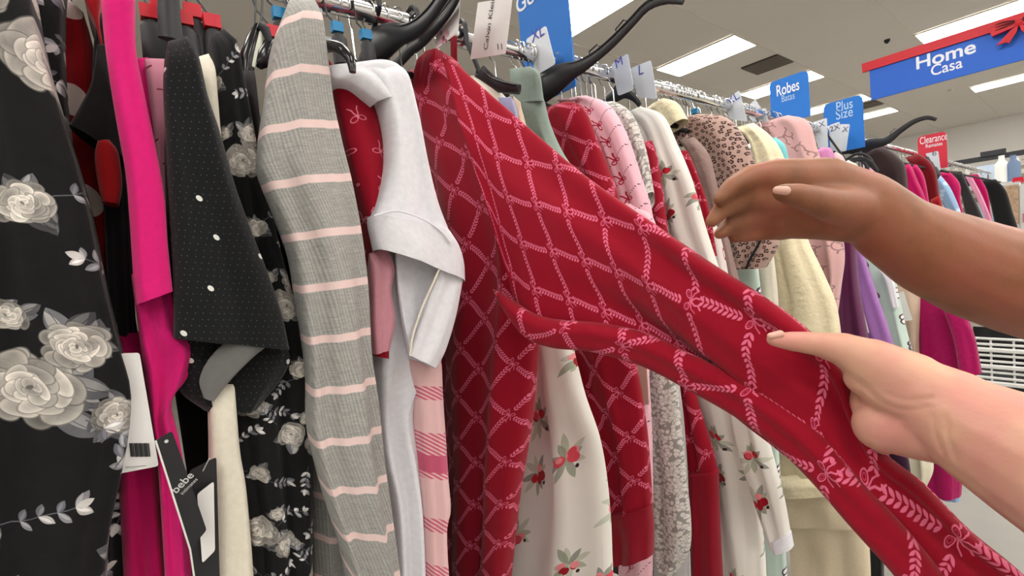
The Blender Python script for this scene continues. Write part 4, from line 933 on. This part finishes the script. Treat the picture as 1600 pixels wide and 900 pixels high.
# ------------------------------------------------------------------ shelving at the far right
ys_ = 9.6; a = at(1482, 257, Y=ys_); b = at(1660, 229, Y=ys_); zt = a.z; x0 = a.x; x1 = b.x + .6; zb = .3
e = empty('wire_shelving', ((x0 + x1) / 2, ys_, 0), 'pale gridded display wall with a dark top bar behind the far rack', 'shelving')
MB().box(((x0 + x1) / 2, ys_, zt), (x1 - x0, .06, .07)).build('top_bar', M_dgrey, e); MB().box((at(1552, 243, Y=ys_).x, ys_, zt + .06), (.25, .08, .07)).build('bracket', M_dgrey, e)
for k in range(int((zt - zb) / .13)): MB().box(((x0 + x1) / 2, ys_ + .02, zt - .12 - k * .13), (x1 - x0, .02, .06)).build('slat', mat('slat', rgb(205, 198, 182), .6) if k == 0 else bpy.data.materials['slat'], e)
for k in range(7): MB().box((x0 + .2 + k * .5, ys_ + .0, (zt + zb) / 2), (.04, .03, zt - zb)).build('upright', M_whitep, e)
MB().box(((x0 + x1) / 2, ys_ + .3, (zt + zb) / 2 - .1), (x1 - x0, .04, zt - zb - .1)).build('back_panel', mat('back_panel', rgb(150, 140, 122), .8), e)
MB().box((at(1556, 270, Y=ys_).x, ys_ - .05, zt - .5), (.36, .04, .8)).build('blue_panel', mat('pale_blue_board', rgb(190, 205, 225), .5), e)
yf = 8.3; 
e = empty('display_shelf', at(1600, 365, Y=yf), 'dark shelf deck at the right edge beyond the black robe', 'shelf')
c0 = at(1640, 364, Y=yf); MB().box(c0 + Vector((.1, .2, 0)), (1.6, .5, .06)).build('deck', M_dgrey, e)
for sx in (-.65, .85): MB().box((c0.x + sx, c0.y + .2, c0.z / 2), (.05, .4, c0.z)).build('upright', M_dgrey, e)
def boxed(name, label, cat, px0, px1, py0, py1, y, m, extra=()):
    a = at(px0, py1, Y=y); b = at(px1, py0, Y=y); e = empty(name, ((a.x + b.x) / 2, y, a.z), label, cat)
    w = abs(b.x - a.x); h = abs(b.z - a.z)
    mb = MB().prism(rounded(Vector((a.x, y, b.z)), Vector((b.x, y, b.z)), Vector((b.x, y, a.z)), Vector((a.x, y, a.z)), .02, 3), (0, 1, 0), .16); mb.build('carton', m, e)
    for nm, fx0, fx1, fz0, fz1, mm in extra: MB().box((a.x + w * (fx0 + fx1) / 2, y - .083, a.z + h * (fz0 + fz1) / 2), (w * (fx1 - fx0), .006, h * (fz1 - fz0))).build(nm, mm, e)
    return e
Mph = mat('photo_print', rgb(180, 145, 120), .6, var=.5, vscale=16); Mpk = mat('pink_label', rgb(205, 130, 145), .6)
boxed('gift_box', 'white packaged product with a beige photo, right of the black robe', 'box', 1573, 1594, 284, 362, yf, M_card, (('photo', .05, .9, .15, .95, Mph),))
boxed('gift_box', 'white packaged product with a pink band at the right edge', 'box', 1596, 1628, 284, 358, yf - .02, M_card, (('label_band', .1, .9, .15, .35, Mpk),))
boxed('red_lid_box', 'red-topped package above the white packaged products', 'box', 1583, 1600, 276, 287, yf + .1, M_red, (('label_band', .2, .8, .1, .3, Mpk),))
for px, lb, m_ in ((1566, 'clear plastic bottle on the grid shelf left of the red lid', M_whitep), (1584, 'blue-grey folded item on the grid shelf above the red lid', mat('bluegrey', rgb(100, 120, 150), .6))):
    c0 = at(px, 285, Y=9.2); MB().tube([c0, c0 + Vector((0, 0, .25)), c0 + Vector((0, 0, .3)), c0 + Vector((0, 0, .36))], [.07, .07, .03, .03], 12).build('bottle', m_, None, True); tag(bpy.context.scene.collection.objects[-1], lb, 'bottle')
MB().box((at(1575, 285, Y=9.2).x, 9.2, at(1575, 285, Y=9.2).z - .02), (1.2, .4, .04)).build('shelf_board', M_whitep, bpy.data.objects['wire_shelving'])
# low wire basket
yw = 5.0; a = at(1505, 522, Y=yw); b = at(1650, 600, Y=yw); zt, zb = at(1560, 530, Y=yw).z, at(1600, 604, Y=yw).z; x0, x1 = a.x, b.x + .8
e = empty('wire_basket', ((x0 + x1) / 2, yw, 0), 'low white wire basket on the floor between the two arms', 'basket')
for k in range(9): MB().tube([(x0, yw, zb + (zt - zb) * k / 8), (x1, yw, zb + (zt - zb) * k / 8)], .010 if k % 3 else .018, 6).build('wire', M_whitep, e)
for k in range(int((x1 - x0) / .12)): MB().box((x0 + .03 + k * .12, yw + .01, (zb + zt) / 2), (.012 if k % 4 else .08, .012, zt - zb)).build('upright', M_whitep, e)
MB().box(((x0 + x1) / 2, yw + .5, (zt + zb) / 2), (x1 - x0, .02, zt - zb)).build('back_panel', M_blackg, e)
MB().box(((x0 + x1) / 2, yw + .28, zb / 2), (x1 - x0, .5, zb)).build('under_shade', M_dgrey, e)  # dark box standing in for the shadow under the basket

# ------------------------------------------------------------------ the two hands
def capsules(mb, chain, k=1.0):
    """tapered limbs: chain of (px, py, depth, radius in px)"""
    pts = [(at(px, py, D=d), r * d / F * k) for px, py, d, r in chain]
    for (p, r), (q_, s) in zip(pts[:-1], pts[1:]):
        ax = (q_ - p); L = ax.length; ax.normalize(); u = ax.orthogonal().normalized(); w = ax.cross(u); b = len(mb.v); rows = []
        NS = 16
        for t in range(5): a = -PI / 2 + t * PI / 8 + .001; rows.append((p + ax * math.sin(a) * r, math.cos(a) * r))
        rows.append((p, r)); rows.append((q_, s))
        for t in range(1, 5): a = t * PI / 8 - .001; rows.append((q_ + ax * math.sin(a) * s, math.cos(a) * s))
        for c, rr in rows:
            for j in range(NS): mb.v.append(c + u * math.cos(2 * PI * j / NS) * rr + w * math.sin(2 * PI * j / NS) * rr)
        for i in range(len(rows) - 1):
            for j in range(NS): mb.f.append((b + i * NS + j, b + i * NS + (j + 1) % NS, b + (i + 1) * NS + (j + 1) % NS, b + (i + 1) * NS + j))
        mb.f.append(tuple(b + j for j in range(NS))[::-1]); mb.f.append(tuple(b + (len(rows) - 1) * NS + j for j in range(NS)))
def skin_mat(name, c1, c2, c3):
    m = mat(name, c1, .48, sss=.25, spec=.35); nt = m.node_tree; b = nt.nodes['Principled BSDF']
    tc = nt.nodes.new('ShaderNodeTexCoord'); nz = nt.nodes.new('ShaderNodeTexNoise'); nz.inputs['Scale'].default_value = 22; nz.inputs['Detail'].default_value = 3
    cr = nt.nodes.new('ShaderNodeValToRGB'); cr.color_ramp.elements[0].position = .35; cr.color_ramp.elements[0].color = (*srgb(c2), 1); cr.color_ramp.elements[1].position = .65; cr.color_ramp.elements[1].color = (*srgb(c3), 1)
    el = cr.color_ramp.elements.new(.5); el.color = (*srgb(c1), 1)
    nt.links.new(tc.outputs['Object'], nz.inputs['Vector']); nt.links.new(nz.outputs['Fac'], cr.inputs['Fac']); nt.links.new(cr.outputs['Color'], b.inputs['Base Color'])
    nb = nt.nodes.new('ShaderNodeTexNoise'); nb.inputs['Scale'].default_value = 350; nt.links.new(tc.outputs['Object'], nb.inputs['Vector'])
    bp = nt.nodes.new('ShaderNodeBump'); bp.inputs['Strength'].default_value = .15; bp.inputs['Distance'].default_value = .001; nt.links.new(nb.outputs['Fac'], bp.inputs['Height']); nt.links.new(bp.outputs['Normal'], b.inputs['Normal'])
    return m
def flesh(name, chains, m, parent, voxel=.0021, sm=10, k=1.0):
    mb = MB()
    for c in chains: capsules(mb, c, k)
    o = mb.build(name, m, parent, True)
    r = o.modifiers.new('r', 'REMESH'); r.mode = 'VOXEL'; r.voxel_size = voxel; r.use_smooth_shade = True
    s = o.modifiers.new('s', 'SMOOTH'); s.factor = .6; s.iterations = sm
    dg = bpy.context.evaluated_depsgraph_get(); dg.update(); me = bpy.data.meshes.new_from_object(o.evaluated_get(dg)); o.modifiers.clear(); o.data = me
    me.polygons.foreach_set('use_smooth', [True] * len(me.polygons)); return o
def groove(o, lines, depth, w):
    """press shallow skin creases into the side of the hand that faces the aisle"""
    off = o.matrix_world.translation if o.parent is None else o.parent.location; camv = Vector(CAM)
    for L in lines:
        P = [at(*p) if False else (p[0], p[1]) for p in spl([(a, b) for a, b in L], 40)]
        P = np.array(P)
        for v in o.data.vertices:
            p = v.co + off; q_ = CM.T @ (np.array(p) - CAM)
            if q_[2] > -.05: continue
            px, py = 800 + F * q_[0] / -q_[2], 450 - F * q_[1] / -q_[2]
            d = np.hypot(P[:, 0] - px, P[:, 1] - py).min()
            dirv = (p - camv).normalized()
            if d < w * 3 and v.normal.dot(dirv) < -.15: v.co += dirv * depth * math.exp(-(d / w) ** 2)
M_skin1 = skin_mat('pale_skin', rgb(202, 150, 130), rgb(200, 138, 126), rgb(206, 162, 134))
M_skin2 = skin_mat('tan_skin', rgb(146, 94, 68), rgb(154, 94, 74), rgb(126, 82, 56))
M_nail = mat('nail', rgb(214, 168, 152), .3)
e1 = empty('person', at(1600, 716, D=.29), 'person out of frame whose pale bare hand grips the held red sleeve', 'person')
a1 = flesh('arm', [
  [(1208, 531, .349, 11), (1235, 533, .349, 16), (1275, 537, .347, 19), (1318, 546, .343, 27), (1362, 568, .336, 40), (1420, 600, .325, 52)],   # thumb
  [(1352, 590, .340, 30), (1395, 600, .332, 50), (1450, 622, .318, 58), (1492, 640, .31, 62)],
  [(1362, 636, .350, 28), (1410, 642, .345, 44), (1490, 655, .318, 60)],
  [(1378, 666, .338, 40), (1422, 666, .328, 50), (1490, 668, .312, 60)],
  [(1485, 648, .31, 69), (1545, 682, .295, 84), (1610, 716, .28, 98), (1720, 775, .26, 118), (1900, 880, .24, 140), (2500, 1240, .22, 200), (3600, 1900, .2, 260)],
  [(1358, 588, .350, 24), (1318, 590, .388, 19), (1272, 586, .425, 16), (1240, 580, .43, 13)],
  [(1362, 628, .352, 25), (1318, 632, .392, 20), (1268, 632, .428, 16), (1236, 628, .43, 13)],
  [(1368, 664, .352, 24), (1326, 672, .392, 18), (1290, 674, .426, 15), (1262, 672, .43, 12)],
  [(1382, 690, .350, 20), (1348, 694, .388, 15), (1322, 696, .42, 12), (1300, 696, .424, 10)],
], M_skin1, e1, .0017, 14)
groove(a1, [[(1352, 604), (1376, 628), (1410, 640), (1452, 636)], [(1386, 616), (1420, 626), (1456, 622)], [(1458, 652), (1462, 680), (1474, 712)], [(1478, 650), (1482, 684), (1494, 716)]], .0009, 4.5)
nl = MB(); capsules(nl, [(1204, 525, .346, 5), (1219, 522, .3455, 6)]); nl.build('thumbnail', M_nail, e1, True)
e2 = empty('person', at(1600, 448, D=.44), 'second person out of frame reaching in with a tan forearm and open hand', 'person')
flesh('arm', [
  [(1352, 322, .43, 50), (1400, 362, .43, 56), (1460, 395, .435, 68), (1530, 424, .44, 76), (1610, 450, .445, 80), (1760, 486, .45, 90), (1950, 530, .45, 95), (2500, 660, .46, 112), (3300, 860, .48, 130)],
  [(1350, 318, .43, 48), (1285, 288, .428, 42), (1215, 280, .425, 32)],
  [(1350, 328, .43, 48), (1285, 318, .432, 44), (1210, 312, .432, 34)],
  [(1352, 336, .43, 46), (1290, 334, .436, 42), (1218, 342, .44, 31)],
  [(1215, 274, .424, 27), (1172, 276, .418, 19), (1142, 292, .412, 15), (1124, 312, .408, 11)],
  [(1205, 304, .432, 27), (1158, 312, .428, 19), (1128, 328, .422, 15), (1112, 346, .418, 11)],
  [(1208, 334, .44, 24), (1166, 342, .44, 18), (1140, 354, .436, 14), (1124, 366, .432, 10)],
  [(1222, 356, .445, 20), (1188, 362, .447, 15), (1162, 368, .445, 12), (1146, 372, .442, 9)],
  [(1335, 326, .415, 34), (1288, 318, .398, 26), (1246, 306, .388, 20), (1222, 301, .384, 15)],
], M_skin2, e2, .0026, 10)
nl = MB(); capsules(nl, [(1214, 297, .3765, 6), (1228, 298, .3745, 7)]); nl.build('thumbnail', M_nail, e2, True)
print('objects', len(bpy.data.objects), 'tris', sum(len(o.data.polygons) * 2 for o in bpy.data.objects if o.type == 'MESH'))
